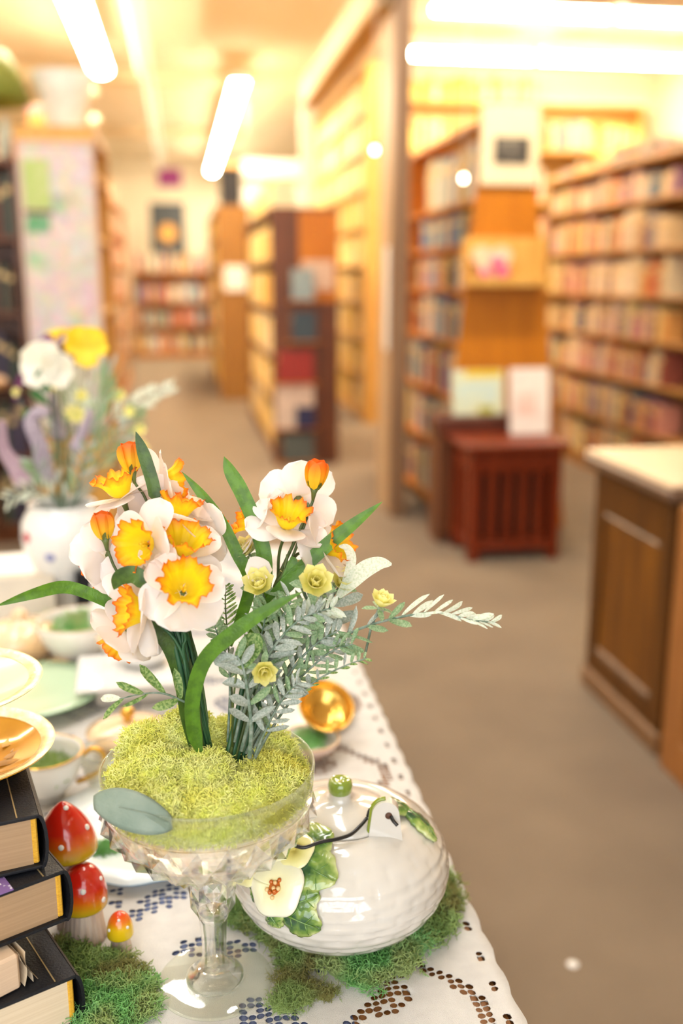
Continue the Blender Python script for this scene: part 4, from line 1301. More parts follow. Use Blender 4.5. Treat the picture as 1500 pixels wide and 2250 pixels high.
leafpatch(at(598, 1252, .768), cv(-1, .0, .1), cv(0, .3, 1), .021, .018, cup=.3, tip=.55, nu=8, nv=6, wide=.4).build('petal', M_PETAL, rb)
stemline(rb, [at(632, 1218, .776), at(622, 1260, .776), at(605, 1285, .778), at(590, 1330, .79)], .0012, M_STEMO)
for k in range(5):
    stemline(rb, [at(560 + k * 14, 1350, .785 + .004 * k), at(535 + k * 12, 1500, .785 + .003 * k), at(495 + k * 12, 1678, .777 + .003 * k)], .0022)
for (pts, w_, mt, tw) in (
    ([(505, 1420, .800), (548, 1290, .790), (520, 1215, .786), (488, 1152, .784), (445, 1090, .782), (399, 1036, .780)], .0095, M_BLADE, .3),
    ([(570, 1380, .790), (582, 1240, .782), (560, 1150, .780), (530, 1080, .780), (505, 1035, .780), (492, 1003, .780)], .0118, M_BLADE, .4),
    ([(540, 1420, .778), (600, 1318, .770), (650, 1262, .768), (715, 1200, .768), (775, 1152, .768), (840, 1102, .768)], .0110, M_BLADE, .4),
    ([(585, 1330, .772), (620, 1290, .770), (642, 1240, .770), (640, 1222, .770)], .008, M_BLADE, .2)):
    ribbon([at(*p_) for p_ in pts], w_, twist=tw).build('leaf', mt, rb)


# ---- dusty foliage sprigs
def sprig(label, pts, leaves, stem_r=.0012, m=None, sm=None, name='foliage_sprig', group='dusty foliage sprigs in the compote'):
    """leaves: list of (t, side, len, width, forward, material or None)"""
    P3 = [at(*p_) for p_ in pts]
    t = thing(name, label, 'foliage', P3[0], 0, group)
    cl = catmull(P3, 8)
    n = len(cl)
    B().tube(cl, [stem_r * (1 - .6 * i / (n - 1)) for i in range(n)], 6).build('stem', sm or M_GREYSTEM, t)
    for (u, sd, L, W, fwd, mt) in leaves:
        i = min(n - 2, int(u * (n - 1)))
        p_ = cl[i].lerp(cl[i + 1], u * (n - 1) - i)
        tn = (cl[min(i + 1, n - 1)] - cl[max(i - 1, 0)]).normalized()
        vw = (CAM - p_).normalized()
        s_ = tn.cross(vw).normalized() * sd
        if mt is M_GREY and random.random() < .35: mt = M_SAGE
        elif mt is M_SAGE and random.random() < .25: mt = M_GREY
        dr = (s_ * (1 - fwd) + tn * fwd + vw * random.uniform(-.35, .55)).normalized()
        nn = (vw + s_ * random.uniform(-.8, .8) + tn * random.uniform(-.6, .6)).normalized()
        leafpatch(p_, dr, nn, L * random.uniform(.8, 1.15), W * random.uniform(.45, .88), curl=random.uniform(-.5, .25), cup=random.uniform(.1, 1.1), nu=7, nv=4, tip=.85, wide=.6).build('leaf', mt or m or M_GREY, t)
    return t


def pinn(n, u0, u1, L0, L1, W0, W1, fwd, sides=(1, -1), mt=None, mt2=None, ratio=(1, 1)):
    out = []
    for k in range(n):
        q = k / (n - 1)
        for sd in sides:
            L = (L0 + (L1 - L0) * q) * (ratio[0] if sd > 0 else ratio[1])
            out.append((u0 + (u1 - u0) * q, sd, L, W0 + (W1 - W0) * q, fwd, mt2 if (mt2 and q > .55) else mt))
    return out


# long pale spray reaching right (upper side of stem = right-hand side vector sign below)
sprig('long frosted fern spray reaching far right over the carpet', [(548, 1668, .785), (600, 1560, .780), (672, 1455, .772), (760, 1395, .765), (860, 1360, .758), (960, 1346, .752), (1030, 1362, .750), (1088, 1368, .750)],
      pinn(12, .60, .97, .0255, .010, .0065, .0045, .62, sides=(-1,), mt=M_PALE) + pinn(8, .62, .95, .022, .012, .0045, .003, .86, sides=(1,), mt=M_PALE)
      + pinn(5, .30, .56, .022, .024, .008, .008, .62, mt=M_GREY), .0017)
sprig('grey fern frond arching right, low beside the glass rim', [(556, 1672, .770), (590, 1612, .765), (640, 1540, .757), (700, 1492, .752), (760, 1462, .748), (806, 1446, .746)],
      pinn(13, .22, .97, .019, .007, .0068, .0035, .38, sides=(-1,), mt=M_GREY, mt2=M_SAGE) + pinn(8, .45, .97, .012, .007, .003, .0028, .72, sides=(1,), mt=M_SPECK), .0013)
t_ = sprig('grey stem with serrated curling leaves at upper right', [(545, 1660, .790), (600, 1530, .785), (660, 1430, .780), (705, 1375, .778), (742, 1312, .775)],
           pinn(5, .55, .92, .024, .026, .011, .011, .55, mt=M_GREY), .0024)
for (pts, w_, mt) in (([(742, 1312, .775), (768, 1282, .773), (800, 1252, .770), (832, 1238, .768), (860, 1240, .766)], .0135, M_PALE),
                      ([(742, 1312, .775), (762, 1270, .774), (772, 1228, .772), (762, 1204, .770), (744, 1200, .770)], .0075, M_PALE)):
    ribbon([at(*p_) for p_ in pts], w_, fold=.3, twist=.5, prof=lambda t: max(.08, sin(pi * min(1, t * .92 + .06)) ** .7)).build('leaf', mt, t_)
sprig('grey-green bushy sprig in the middle of the compote', [(530, 1650, .775), (560, 1540, .768), (590, 1450, .762), (615, 1370, .758), (640, 1320, .757)],
      pinn(13, .25, .98, .022, .015, .0075, .006, .50, mt=M_GREY, mt2=M_SAGE), .0017)
sprig('grey-green bushy sprig leaning right over the fern frond', [(540, 1655, .780), (600, 1540, .772), (650, 1460, .766), (700, 1410, .762), (745, 1385, .760)],
      pinn(11, .25, .98, .020, .013, .0075, .006, .50, mt=M_SAGE, mt2=M_GREY), .0015)
sprig('dense sage sprig behind the yellow blossoms', [(520, 1640, .800), (570, 1500, .800), (620, 1400, .798), (670, 1340, .796), (700, 1300, .795)],
      pinn(11, .35, .98, .022, .015, .0075, .006, .45, mt=M_SAGE), .0015)
sprig('broad grey lamb-ear sprig in front of the stems', [(548, 1665, .760), (552, 1600, .752), (545, 1530, .745), (535, 1470, .740), (520, 1440, .738)],
      pinn(6, .30, .95, .024, .024, .013, .012, .42, mt=M_GREY), .0020)
sprig('speckled leafy sprig pointing left over the moss', [(412, 1545, .752), (360, 1524, .748), (310, 1525, .745), (262, 1536, .742)],
      [(.12, -1, .022, .011, .45, M_SPECK), (.10, 1, .021, .010, .40, M_SPECK), (.30, 1, .026, .010, .65, M_SPECK), (.55, -1, .022, .006, .70, M_SPECK), (.62, 1, .022, .009, .68, M_SPECK), (.92, -1, .020, .006, .70, M_SPECK), (.97, 1, .018, .011, .8, M_PALE)], .0010)
sprig('dark fern frond left of the yellow blossoms', [(512, 1640, .805), (508, 1500, .800), (500, 1400, .797), (495, 1330, .795), (496, 1285, .795)],
      pinn(13, .45, .98, .017, .007, .0030, .0025, .40, mt=M_SPECK), .0011, sm=M_STEMO)
sprig('bluish sprig below the left daffodils', [(440, 1560, .785), (410, 1470, .780), (370, 1412, .778), (330, 1405, .775), (292, 1408, .772)],
      pinn(9, .45, .98, .016, .010, .006, .004, .52, mt=M_SAGE, mt2=M_SPECK), .0010)
sprig('small-leaved sprig above the round green leaf', [(500, 1630, .782), (505, 1520, .776), (500, 1450, .772), (480, 1400, .768), (470, 1370, .766)],
      pinn(9, .35, .98, .014, .010, .006, .005, .48, mt=M_SAGE), .0011)
sprig('grey filler sprig rising behind the right stems', [(515, 1640, .812), (540, 1520, .815), (560, 1430, .815), (575, 1360, .814), (600, 1310, .812)],
      pinn(11, .30, .98, .020, .014, .0075, .006, .50, mt=M_GREY), .0014)
sprig('pale frosted sprig among the yellow blossoms', [(545, 1560, .775), (590, 1470, .765), (640, 1400, .757), (690, 1350, .752), (730, 1335, .750)],
      pinn(10, .30, .98, .020, .014, .007, .006, .5, mt=M_SAGE, mt2=M_PALE), .0013)
sprig('grey sprig crossing below the largest yellow blossom', [(530, 1580, .765), (570, 1480, .757), (610, 1410, .750), (660, 1360, .746), (700, 1345, .745)],
      pinn(11, .30, .98, .021, .013, .008, .006, .48, mt=M_GREY), .0014)
sprig('green and grey sprig filling the right of the bunch', [(560, 1620, .775), (620, 1530, .768), (680, 1470, .762), (730, 1430, .760), (775, 1415, .758)],
      pinn(11, .25, .98, .020, .012, .007, .005, .5, mt=M_GREY, mt2=M_SAGE), .0013)
sprig('sage sprig between the blade and the grey lamb-ear leaves', [(515, 1630, .772), (540, 1520, .765), (565, 1430, .760), (580, 1370, .757), (585, 1330, .756)],
      pinn(10, .30, .98, .019, .013, .007, .005, .5, mt=M_SAGE), .0012)
sprig('short grey sprig leaning right just above the rim', [(560, 1660, .760), (590, 1590, .752), (625, 1530, .747), (655, 1500, .745)],
      pinn(8, .25, .98, .018, .012, .007, .005, .45, mt=M_GREY), .0012)
# single round leaf
rl = thing('round_leaf', 'single round speckled green leaf standing before the big curved blade', 'foliage', at(520, 1470, .742))
leafpatch(at(520, 1470, .742), cv(.55, .85, .1), cv(-.3, .1, 1), .032, .0175, cup=.2, tip=.7, nu=10, nv=6).build('blade', M_SPECK, rl)
B().tube([at(520, 1470, .742), at(512, 1540, .752), at(510, 1640, .775)], .0009, 6).build('stalk', M_STEMO, rl)


def blossom(px, py, d, face, size, label):
    c = at(px, py, d); n = cv(*face)
    e1 = n.cross(Vector((.2, .3, .93))).normalized(); e2 = n.cross(e1)
    t = thing('yellow_blossom', label, 'flower', c, 0, 'yellow blossoms in the compote')
    for ring, (num, tilt, L) in enumerate(((7, .6, 1.0), (7, 1.3, .95), (5, 2.6, .85))):
        for k in range(num):
            a = 2 * pi * k / num + ring * .5; rd = e1 * cos(a) + e2 * sin(a)
            leafpatch(c + rd * .001, rd + n * tilt, n, size * L, size * L * .55, curl=.30, cup=.35, tip=.7, nu=5, nv=4, wide=.55).build('petal', M_YEL, t)
    for k in range(4):
        a = 2 * pi * k / 4; rd = e1 * cos(a) + e2 * sin(a)
        leafpatch(c - n * .002, rd - n * .2, n, size * 1.05, size * .4, cup=.3, nu=4, nv=2).build('sepal', M_SAGE, t)
    B().tube([c - n * .001, c - n * .02, c - n * .035 + Vector((0, 0, -.012))], .0010, 6).build('stalk', M_GREYSTEM, t)


blossom(572, 1292, .768, (-.1, .5, .8), .017, 'pale yellow blossom left of the diagonal green blade')
blossom(690, 1285, .752, (.15, .35, .9), .018, 'largest yellow blossom just right of the blade tip')
blossom(748, 1285, .785, (.3, .5, .7), .015, 'yellow blossom half hidden behind the curling white leaf')
blossom(834, 1332, .756, (.3, .8, .4), .013, 'small yellow blossom on the long frosted spray')
blossom(578, 1470, .738, (.2, -.2, .95), .013, 'small yellow blossom low in the middle of the grey leaves')
blossom(655, 1268, .790, (-.3, .8, .4), .015, 'pale yellow blossom behind the diagonal blade')
blossom(545, 1215, .800, (-.4, .5, .6), .014, 'whitish yellow blossom under the left green blade')

# eucalyptus leaf lying on the rim and the dark leaf beside it
eu = thing('eucalyptus_leaf', 'long grey-green eucalyptus leaf lying over the front left rim of the compote', 'leaf', at(375, 1805, .724))
def euf(u, v):
    p0 = at(378, 1806, .702).lerp(at(205, 1762, .716), u)
    q = v * 2 - 1
    w_ = .0150 * (sin(pi * (u * .93 + .03)) ** .55)
    return p0 + cv(-.12, .85, -.35) * (w_ * q) + cv(0, .5, .8) * (.004 * sin(pi * u) - .002 * q * q)
B().grid(euf, 18, 8).build('blade', M_EUC, eu, solid=.0005)
B().tube([at(372, 1806, .6995), at(320, 1788, .7010), at(260, 1774, .7060)], [.0005, .0004, .0002], 5).build('midrib', M_EUC, eu)
dl = thing('dark_leaf', 'fuzzy blue-green leaf tucked in the moss behind the eucalyptus leaf', 'leaf', at(390, 1775, .730))
leafpatch(at(432, 1786, .724), cv(-1, .25, .1), cv(0, .6, .8), .030, .020, cup=.3, tip=.7, nu=8, nv=6).build('blade', mat('blue_green_leaf', (.10, .22, .15), .8, (.18, .32, .22), 140), dl)

# ================================================================ LIDDED JAR
JZ = TS
jc = onz(747, 1893, .8155)
JX, JY, JC = jc.x, jc.y, .8155
JA, JB = .0955, .0625
M_CERAM = mat('cream_ceramic_glaze', (.68, .65, .60), .12, (.63, .59, .53), 14, coat=.7)
jar = thing('lidded_jar', 'cream ceramic basket jar with green-knobbed lid standing on moss', 'jar', (JX, JY, JZ))
prof = [(1e-4, JC - JB + .0005), (.045, JC - JB)]
for k in range(1, 46):
    z = JC - JB * .985 + (JB * .985 + .046) * k / 45
    prof.append((JA * math.sqrt(max(0, 1 - ((z - JC) / JB) ** 2)) if True else 0, z))
zl = JC + .046
rl_ = JA * math.sqrt(1 - (.046 / JB) ** 2)
prof += [(rl_ - .005, zl + .0022), (rl_ - .010, zl + .0030), (.048, zl + .0034), (.044, zl + .001), (.040, zl - .004), (.036, zl - .02)]
def weave(t, r_, z, k):
    row = (z - .75) / .0085
    i = math.floor(row); fr_ = row - i
    a = t * 18 / (2 * pi) + (.5 if i % 2 else 0)
    fa = a - math.floor(a)
    g = -.0007 * math.exp(-((fr_ - .5) / .18) ** 2 * 0) * 0
    groove = .0014 * (math.exp(-(fr_ / .12) ** 2) + math.exp(-((1 - fr_) / .12) ** 2)) + .0006 * (math.exp(-(fa / .05) ** 2) + math.exp(-((1 - fa) / .05) ** 2))
    if z > JC + .040: groove = 0; fa = 0
    if z < .775: groove *= .8
    return (max(1e-4, r_ - groove + .0006 * sin(fa * pi)), z)
B().lathe(prof, 216, (JX, JY, 0), fn=weave).build('body', M_CERAM, jar)
zl = JC + .046
rl_ = JA * math.sqrt(1 - (.046 / JB) ** 2)
ld = B().lathe([(.0440, zl + .0004), (.0452, zl + .0030), (.0430, zl + .0058), (.034, zl + .0095), (.022, zl + .0125), (.0115, zl + .0145), (.0098, zl + .017), (.0094, zl + .022)], 72, (JX, JY, 0)).build('lid', M_CERAM, jar)
B().lathe([(.0094, zl + .022), (.0106, zl + .024), (.0108, zl + .029), (.0098, zl + .0325), (.0075, zl + .0345), (.004, zl + .0335), (1e-4, zl + .033)], 40, (JX, JY, 0)).build('knob', mat('olive_green_glaze', (.19, .27, .025), .1, (.24, .33, .05), 40, coat=.8), ld)


def jsurf(px, py, grow=1.0):
    """point and normal where the view ray meets the jar body"""
    d = (FW + RT * ((px - CX) / FPX) - UP * ((py - CY) / FPX))
    o_ = CAM - Vector((JX, JY, JC))
    S = Vector((1 / (JA * grow), 1 / (JA * grow), 1 / (JB * grow)))
    dd = Vector((d.x * S.x, d.y * S.y, d.z * S.z)); oo = Vector((o_.x * S.x, o_.y * S.y, o_.z * S.z))
    a = dd.dot(dd); b = 2 * oo.dot(dd); c = oo.dot(oo) - 1
    di = b * b - 4 * a * c
    t = (-b - math.sqrt(max(0, di))) / (2 * a)
    p = CAM + d * t
    n = Vector(((p.x - JX) / JA ** 2, (p.y - JY) / JA ** 2, (p.z - JC) / JB ** 2)).normalized()
    return p, n


def onjar(p, grow):
    q = Vector(((p.x - JX) / JA, (p.y - JY) / JA, (p.z - JC) / JB)); q.normalize(); q *= grow
    return Vector((JX + q.x * JA, JY + q.y * JA, JC + q.z * JB))


M_JLEAF = ramp_mat('painted_leaf_green', [(0.0, (.006, .03, .028)), (.30, (.03, .10, .035)), (.52, (.16, .28, .05)), (.75, (.42, .50, .16)), (1.0, (.62, .66, .36))], .12, coat=.6, noise=1.1, nscale=90)
M_JVEIN = mat('painted_vein', (.14, .28, .04), .15, (.10, .22, .04), 60, coat=.5)
M_JFLOW = ramp_mat('painted_flower_cream', [(0, (.80, .70, .18)), (.35, (.86, .82, .50)), (1, (.88, .86, .70))], .12, coat=.6)
M_JYEL = ramp_mat('painted_flower_yellow', [(0, (.70, .55, .08)), (.5, (.84, .76, .28)), (1, (.86, .82, .48))], .12, coat=.6)


def jarleaf(px, py, px2, py2, wd):
    """relief leaf from base pixel to tip pixel on the jar"""
    p0, n0 = jsurf(px, py); p1, n1 = jsurf(px2, py2)
    d = p1 - p0; L = d.length; s_ = d.normalized().cross((n0 + n1).normalized()).normalized()
    def fn(u, v):
        q = v * 2 - 1
        w_ = wd * .5 * (sin(pi * min(1, u * .9 + .08)) ** .75) * (1 + .14 * abs(sin(u * 4.5 * pi)))
        p = p0 + d * u + s_ * (w_ * q)
        return onjar(p, 1.030 + .028 * (1 - abs(q) ** 2) * sin(pi * min(1, u + .05)) - .012 * math.exp(-(q / .15) ** 2) - .010 * abs(sin(u * 5 * pi + abs(q) * 2)) * abs(q))
    o = B().grid(fn, 22, 14, 0, lambda u, v: min(1, .06 + .50 * u + .38 * abs(v * 2 - 1))).build('relief_leaf', M_JLEAF, jar, solid=.0035)
    vb = B()
    vb.tube([onjar(p0 + d * u, 1.062) for u in (0.05, .3, .6, .95)], [.0010, .0009, .0007, .0003], 5)
    for u in (.2, .4, .6):
        for sd in (-1, 1):
            vb.tube([onjar(p0 + d * u, 1.060), onjar(p0 + d * (u + .10) + s_ * (wd * .20 * sd), 1.068), onjar(p0 + d * (u + .16) + s_ * (wd * .34 * sd), 1.050)], [.0008, .0006, .0003], 4)
    vb.build('leaf_vein', M_JVEIN, o)


for a in ((640, 1880, 738, 1935, .036), (655, 1868, 730, 1832, .034), (640, 1985, 702, 1962, .022), (630, 2000, 706, 2032, .026), (598, 1995, 622, 2030, .018), (572, 1930, 532, 1905, .018), (585, 1975, 560, 1945, .014)):
    jarleaf(*a)


def jarflower(px, py, R_, m, npet, name, stam=True):
    p0, n0 = jsurf(px, py)
    e1 = n0.cross(Vector((0, 0, 1))).normalized(); e2 = n0.cross(e1)
    b = B()
    def fn(u, v):
        a = 2 * pi * v
        rr = R_ * u * (1 + .05 * cos(npet * a) * u)
        p = p0 + e1 * (rr * cos(a)) + e2 * (rr * sin(a))
        return onjar(p, 1.075 + .03 * sin(pi * u * .95) - .02 * (1 - u) + .006 * cos(npet * a) * u)
    b.grid(fn, 12, 60, 0, lambda u, v: u * .98 + .01)
    o = b.build(name, m, jar, solid=.004)
    if stam:
        sb = B(); yb = B()
        for k in range(9):
            a = k * 2.4; q = .0021 * math.sqrt(k)
            c = onjar(p0 + e1 * (q * cos(a) * .9) + e2 * (q * sin(a) * 1.3), 1.112)
            (sb if k % 2 else yb).ball(c, .0019, 8, 6)
        def fn2(u, v):
            a = 2 * pi * v
            return onjar(p0 + e1 * (.0068 * u * cos(a)) + e2 * (.0095 * u * sin(a)), 1.102)
        sb.grid(fn2, 3, 20)
        sb.build('stamen', mat('rust_glaze', (.55, .13, .01), .15, (.45, .09, .01), 60, coat=.5), o)
        yb.build('stamen', mat('amber_glaze', (.85, .55, .25), .15, coat=.5), o)


jarflower(617, 1945, .0225, M_JFLOW, 5, 'relief_flower')
jarflower(563, 1900, .0165, M_JYEL, 5, 'relief_flower', False)
jarflower(655, 1872, .0150, M_JYEL, 5, 'relief_flower', False)
# leaves on the far right shoulder
for a in ((838, 1765, 900, 1790, .020), (885, 1782, 950, 1850, .018)):
    jarleaf(*a)
# lug with its green edge and the wire handle
pl, nl = jsurf(846, 1822)
upz = Vector((0, 0, 1))
e1 = RT.copy(); e3 = e1.cross(upz).normalized()
lugc = pl + Vector((0, 0, -.002))
def lugpts(s_, off):
    v = []
    for k in range(13):
        a = pi * k / 12
        v.append(lugc + e1 * (.0115 * s_ * cos(a)) + upz * (.020 * s_ + .012 * s_ * sin(a) - .002) + e3 * off)
    v = [lugc + e1 * (.0150 * s_) - upz * .010 + e3 * off] + v + [lugc - e1 * (.0150 * s_) - upz * .010 + e3 * off]
    return v
fa_ = lugpts(1, -.0045); ba_ = lugpts(1, .0055)
n_ = len(fa_)
lu = B().add(fa_ + ba_, [tuple(range(n_)), tuple(range(n_, 2 * n_))[::-1]] + [(k, n_ + k, n_ + (k + 1) % n_, (k + 1) % n_) for k in range(n_)])
lug = lu.build('lug', M_CERAM, jar, auto=40)
edge_ = [(a + b) * .5 for a, b in zip(fa_, ba_)][5:]
B().tube([q + upz * .0006 for q in catmull([(a + b) * .5 for a, b in zip(fa_, ba_)][7:], 3)], [.0020] * 100, 8).build('green_edge', mat('lug_green_glaze', (.24, .30, .02), .15, coat=.6), lug)
fr_p = lugc + upz * .016 - e3 * .0 + e1 * .001
hp = [lugc + upz * .013 + e1 * .009 - e3 * .006 * -1, lugc + upz * .017 + e1 * .003 + e3 * .0065, lugc + upz * .0185 + e1 * 0 , lugc + upz * .0185 - e1 * .006 - e3 * .007]
hd = [(868, 1808), (856, 1798)]
wp = [lugc + e1 * .0095 + upz * .0125 + e3 * .012, lugc + e1 * .0055 + upz * .0160 + e3 * .0085, lugc + e1 * .003 + upz * .0180, lugc - e1 * .003 + upz * .0195 - e3 * .0085, lugc - e1 * .0120 + upz * .0190 - e3 * .004]
for (px, py, g) in ((806, 1797, 1.04), (789, 1817, 1.022), (769, 1834, 1.02), (738, 1844, 1.055), (704, 1850, 1.10), (670, 1862, 1.13), (645, 1857, 1.14), (620, 1846, 1.14), (590, 1838, 1.10)):
    wp.append(jsurf(px, py, g)[0])
B().tube(catmull(wp, 6), .0016, 8).build('wire_handle', M_BLACK, jar)
B().lathe([(1e-4, -.0003), (.0030, -.0003), (.0030, .0003), (1e-4, .0003)], 16).xf(Matrix.Translation(lugc + e1 * .0025 + upz * .0178 + e3 * .0058) @ e3.to_track_quat('Z', 'Y').to_matrix().to_4x4()).build('lug_hole', mat('hole_dark_brown', (.10, .04, .02), .6), lug)  # flat dark brown disc set on the lug for its hole

# moss round the jar and on the table
def mblob(px, py, r_, h):
    q = onz(px, py, TS + h * .4)
    return (q.x, q.y, r_, h)
mound([mblob(775, 2098, .030, .020), mblob(845, 2092, .024, .018), mblob(735, 2080, .020, .016), mblob(905, 2055, .020, .017), mblob(800, 2130, .022, .012), mblob(880, 2110, .016, .014)], TS, 2400, .0105, .00056, 'moss_clump', 'brightest green moss clump in front of the cream jar', MOSS_E)
mound([mblob(640, 2055, .024, .016), mblob(600, 2040, .018, .014), mblob(655, 2095, .018, .012), mblob(690, 2090, .018, .015)], TS, 2200, .0105, .00056, 'moss_clump', 'olive moss clump under the jar left of the bright one', MOSS_G)
mound([mblob(960, 2010, .022, .018), mblob(975, 1975, .017, .018), mblob(930, 2040, .018, .018), mblob(975, 1935, .014, .016)], TS, 1800, .0100, .00056, 'moss_clump', 'moss clump at the right of the jar by the lace border', MOSS_G)
mound([mblob(540, 1995, .020, .020), mblob(545, 1955, .018, .020), mblob(570, 2015, .016, .014)], TS, 3000, .0105, .00056, 'moss_clump', 'moss clump between the compote stem and the jar', MOSS_G)
mound([mblob(635, 2150, .014, .007), mblob(655, 2180, .018, .006), mblob(625, 2200, .014, .005), mblob(715, 2180, .010, .004), mblob(640, 2120, .012, .007)], TS, 1500, .008, .0003, 'moss_clump', 'loose scattered moss right of the compote foot', MOSS_G)
mound([mblob(205, 2130, .022, .012), mblob(255, 2122, .014, .010), mblob(172, 2105, .014, .010), mblob(270, 2150, .018, .010), mblob(128, 2082, .010, .012)], TS, 2400, .0105, .00056, 'moss_clump', 'dark green moss clump at the foot of the mushrooms', MOSS_G)
mound([mblob(250, 2185, .026, .014), mblob(290, 2215, .020, .010), mblob(215, 2225, .020, .014), mblob(300, 2165, .016, .008), mblob(255, 2240, .018, .014)], TS, 2700, .0105, .00056, 'moss_clump', 'paler green moss clump beside the lowest book corner', MOSS_E)
mound([mblob(222, 1868, .014, .008), mblob(250, 1862, .012, .008)], TS, 700, .0075, .0004, 'moss_clump', 'small moss tuft behind the red mushroom', MOSS_E)

# ================================================================ MUSHROOMS
M_CAP = ramp_mat('mushroom_cap_glaze', [(0, (.52, .38, .012)), (.12, (.62, .32, .010)), (.34, (.68, .10, .006)), (.52, (.60, .018, .005)), (1, (.54, .010, .005))], .16, coat=.6, noise=.12, nscale=25)
M_CAPS = ramp_mat('small_cap_glaze', [(0, (.78, .55, .01)), (.45, (.85, .52, .01)), (.7, (.82, .20, .01)), (1, (.70, .03, .008))], .2, coat=.5, noise=.1, nscale=60)
M_MSTEM = mat('mushroom_stem_clay', (.72, .58, .48), .5, (.50, .36, .29), 30, stretch=(6, 6, .5))
M_DOT = mat('white_dot', (.88, .86, .82), .4)


def mushroom(label, base, h, rcap, hcap, rstem, conical, m, dots, stem_mat, lean=(0, 0), group='ceramic mushrooms'):
    t = thing('mushroom_figurine', label, 'mushroom', base, 0, group)
    zc = h - hcap
    def off(z): return Vector((lean[0] * z / h, lean[1] * z / h, 0))
    n = 64
    def rib(tt, r_, z, k): return (r_ * (1 + .025 * sin(22 * tt)), z)
    b = B().lathe([(1e-4, 0), (rstem * 1.18, 0), (rstem * 1.12, h * .06), (rstem, h * .22), (rstem * .93, zc * .8), (rstem * .95, zc + hcap * .12)], 88, fn=rib)
    b.v = [tuple(Vector(p) + off(p[2])) for p in b.v]
    b.build('stem', stem_mat, t, world=False)
    pr = []; at_ = []
    for k in range(25):
        u = k / 24
        if conical:
            z = u; r_ = (1 - u ** 1.25) ** .62 * (.86 + .14 * (1 - u)) if u < 1 else 0
            r_ = max(0, math.cos(u * pi / 2)) ** .72
        else:
            z = u; r_ = math.sqrt(max(0, 1 - u ** 2.3))
        pr.append((max(1e-4, rcap * r_), zc + hcap * z)); at_.append(.02 + .97 * u)
    lo = [(rstem * .9, zc + hcap * .10, .0), (rcap * .75, zc - hcap * .03, .0), (rcap * .97, zc - hcap * .04, .0)]
    b = B().lathe([(q[0], q[1]) for q in lo] + pr, n, attr=[.01, .01, .015] + at_)
    b.v = [tuple(Vector(p) + off(p[2])) for p in b.v]
    cap = b.build('cap', m, t, world=False)
    for (ang, u, s_) in dots:
        u_i = min(23, int(u * 24))
        r_, z = pr[u_i]
        r2, z2 = pr[u_i + 1]
        nn = Vector((z2 - z, 0, r_ - r2)).normalized()
        dirv = Vector((cos(ang), sin(ang), 0)); nr = (dirv * nn.x + upz * nn.z).normalized()
        p = dirv * r_ + upz * z + off(z)
        db_ = B().lathe([(s_, -.0008), (s_ * .9, .0006), (s_ * .5, .0011), (1e-5, .0012)], 16)
        db_.xf(Matrix.Translation(p) @ nr.to_track_quat('Z', 'Y').to_matrix().to_4x4())
        db_.build('spot', M_DOT, cap, world=False)
    return t


b1 = onz(166, 2030, TS); b2_ = onz(186, 2056, TS); b3 = onz(266, 2082, TS)
V3 = lambda q: (q.x, q.y, TS)
front = -pi / 2
mushroom('tallest red mushroom figurine with a pointed cap beside the books', V3(b1), .122, .0265, .046, .0135, True, M_CAP, [(front - .05, .36, .0026), (front + 1.25, .50, .0028), (front + .6, .92, .0024)], M_MSTEM, lean=(-.004, .0))
mushroom('round red mushroom figurine in front of the tallest one', V3(b2_), .072, .0212, .038, .0165, False, M_CAP, [(front + .12, .62, .0026), (front + 1.05, .22, .0025), (front + 1.3, .7, .002)], M_MSTEM, lean=(.002, -.002))
mushroom('tiny yellow and red mushroom figurine standing apart on the lace', V3(b3), .035, .0115, .021, .0078, False, M_CAPS, [(front + .0, .86, .0014), (front + .75, .5, .0014), (front - .9, .42, .0014)], M_MSTEM)

# ================================================================ BOOK STACK
M_PURP = mat('purple_floral_band', (.78, .74, .84), .6, (.20, .11, .32), 130, contrast=(.58, .63))
M_YBAND = mat('yellow_headband', (.75, .42, .03), .6, (.60, .30, .02), 300, stretch=(1, 1, 3))


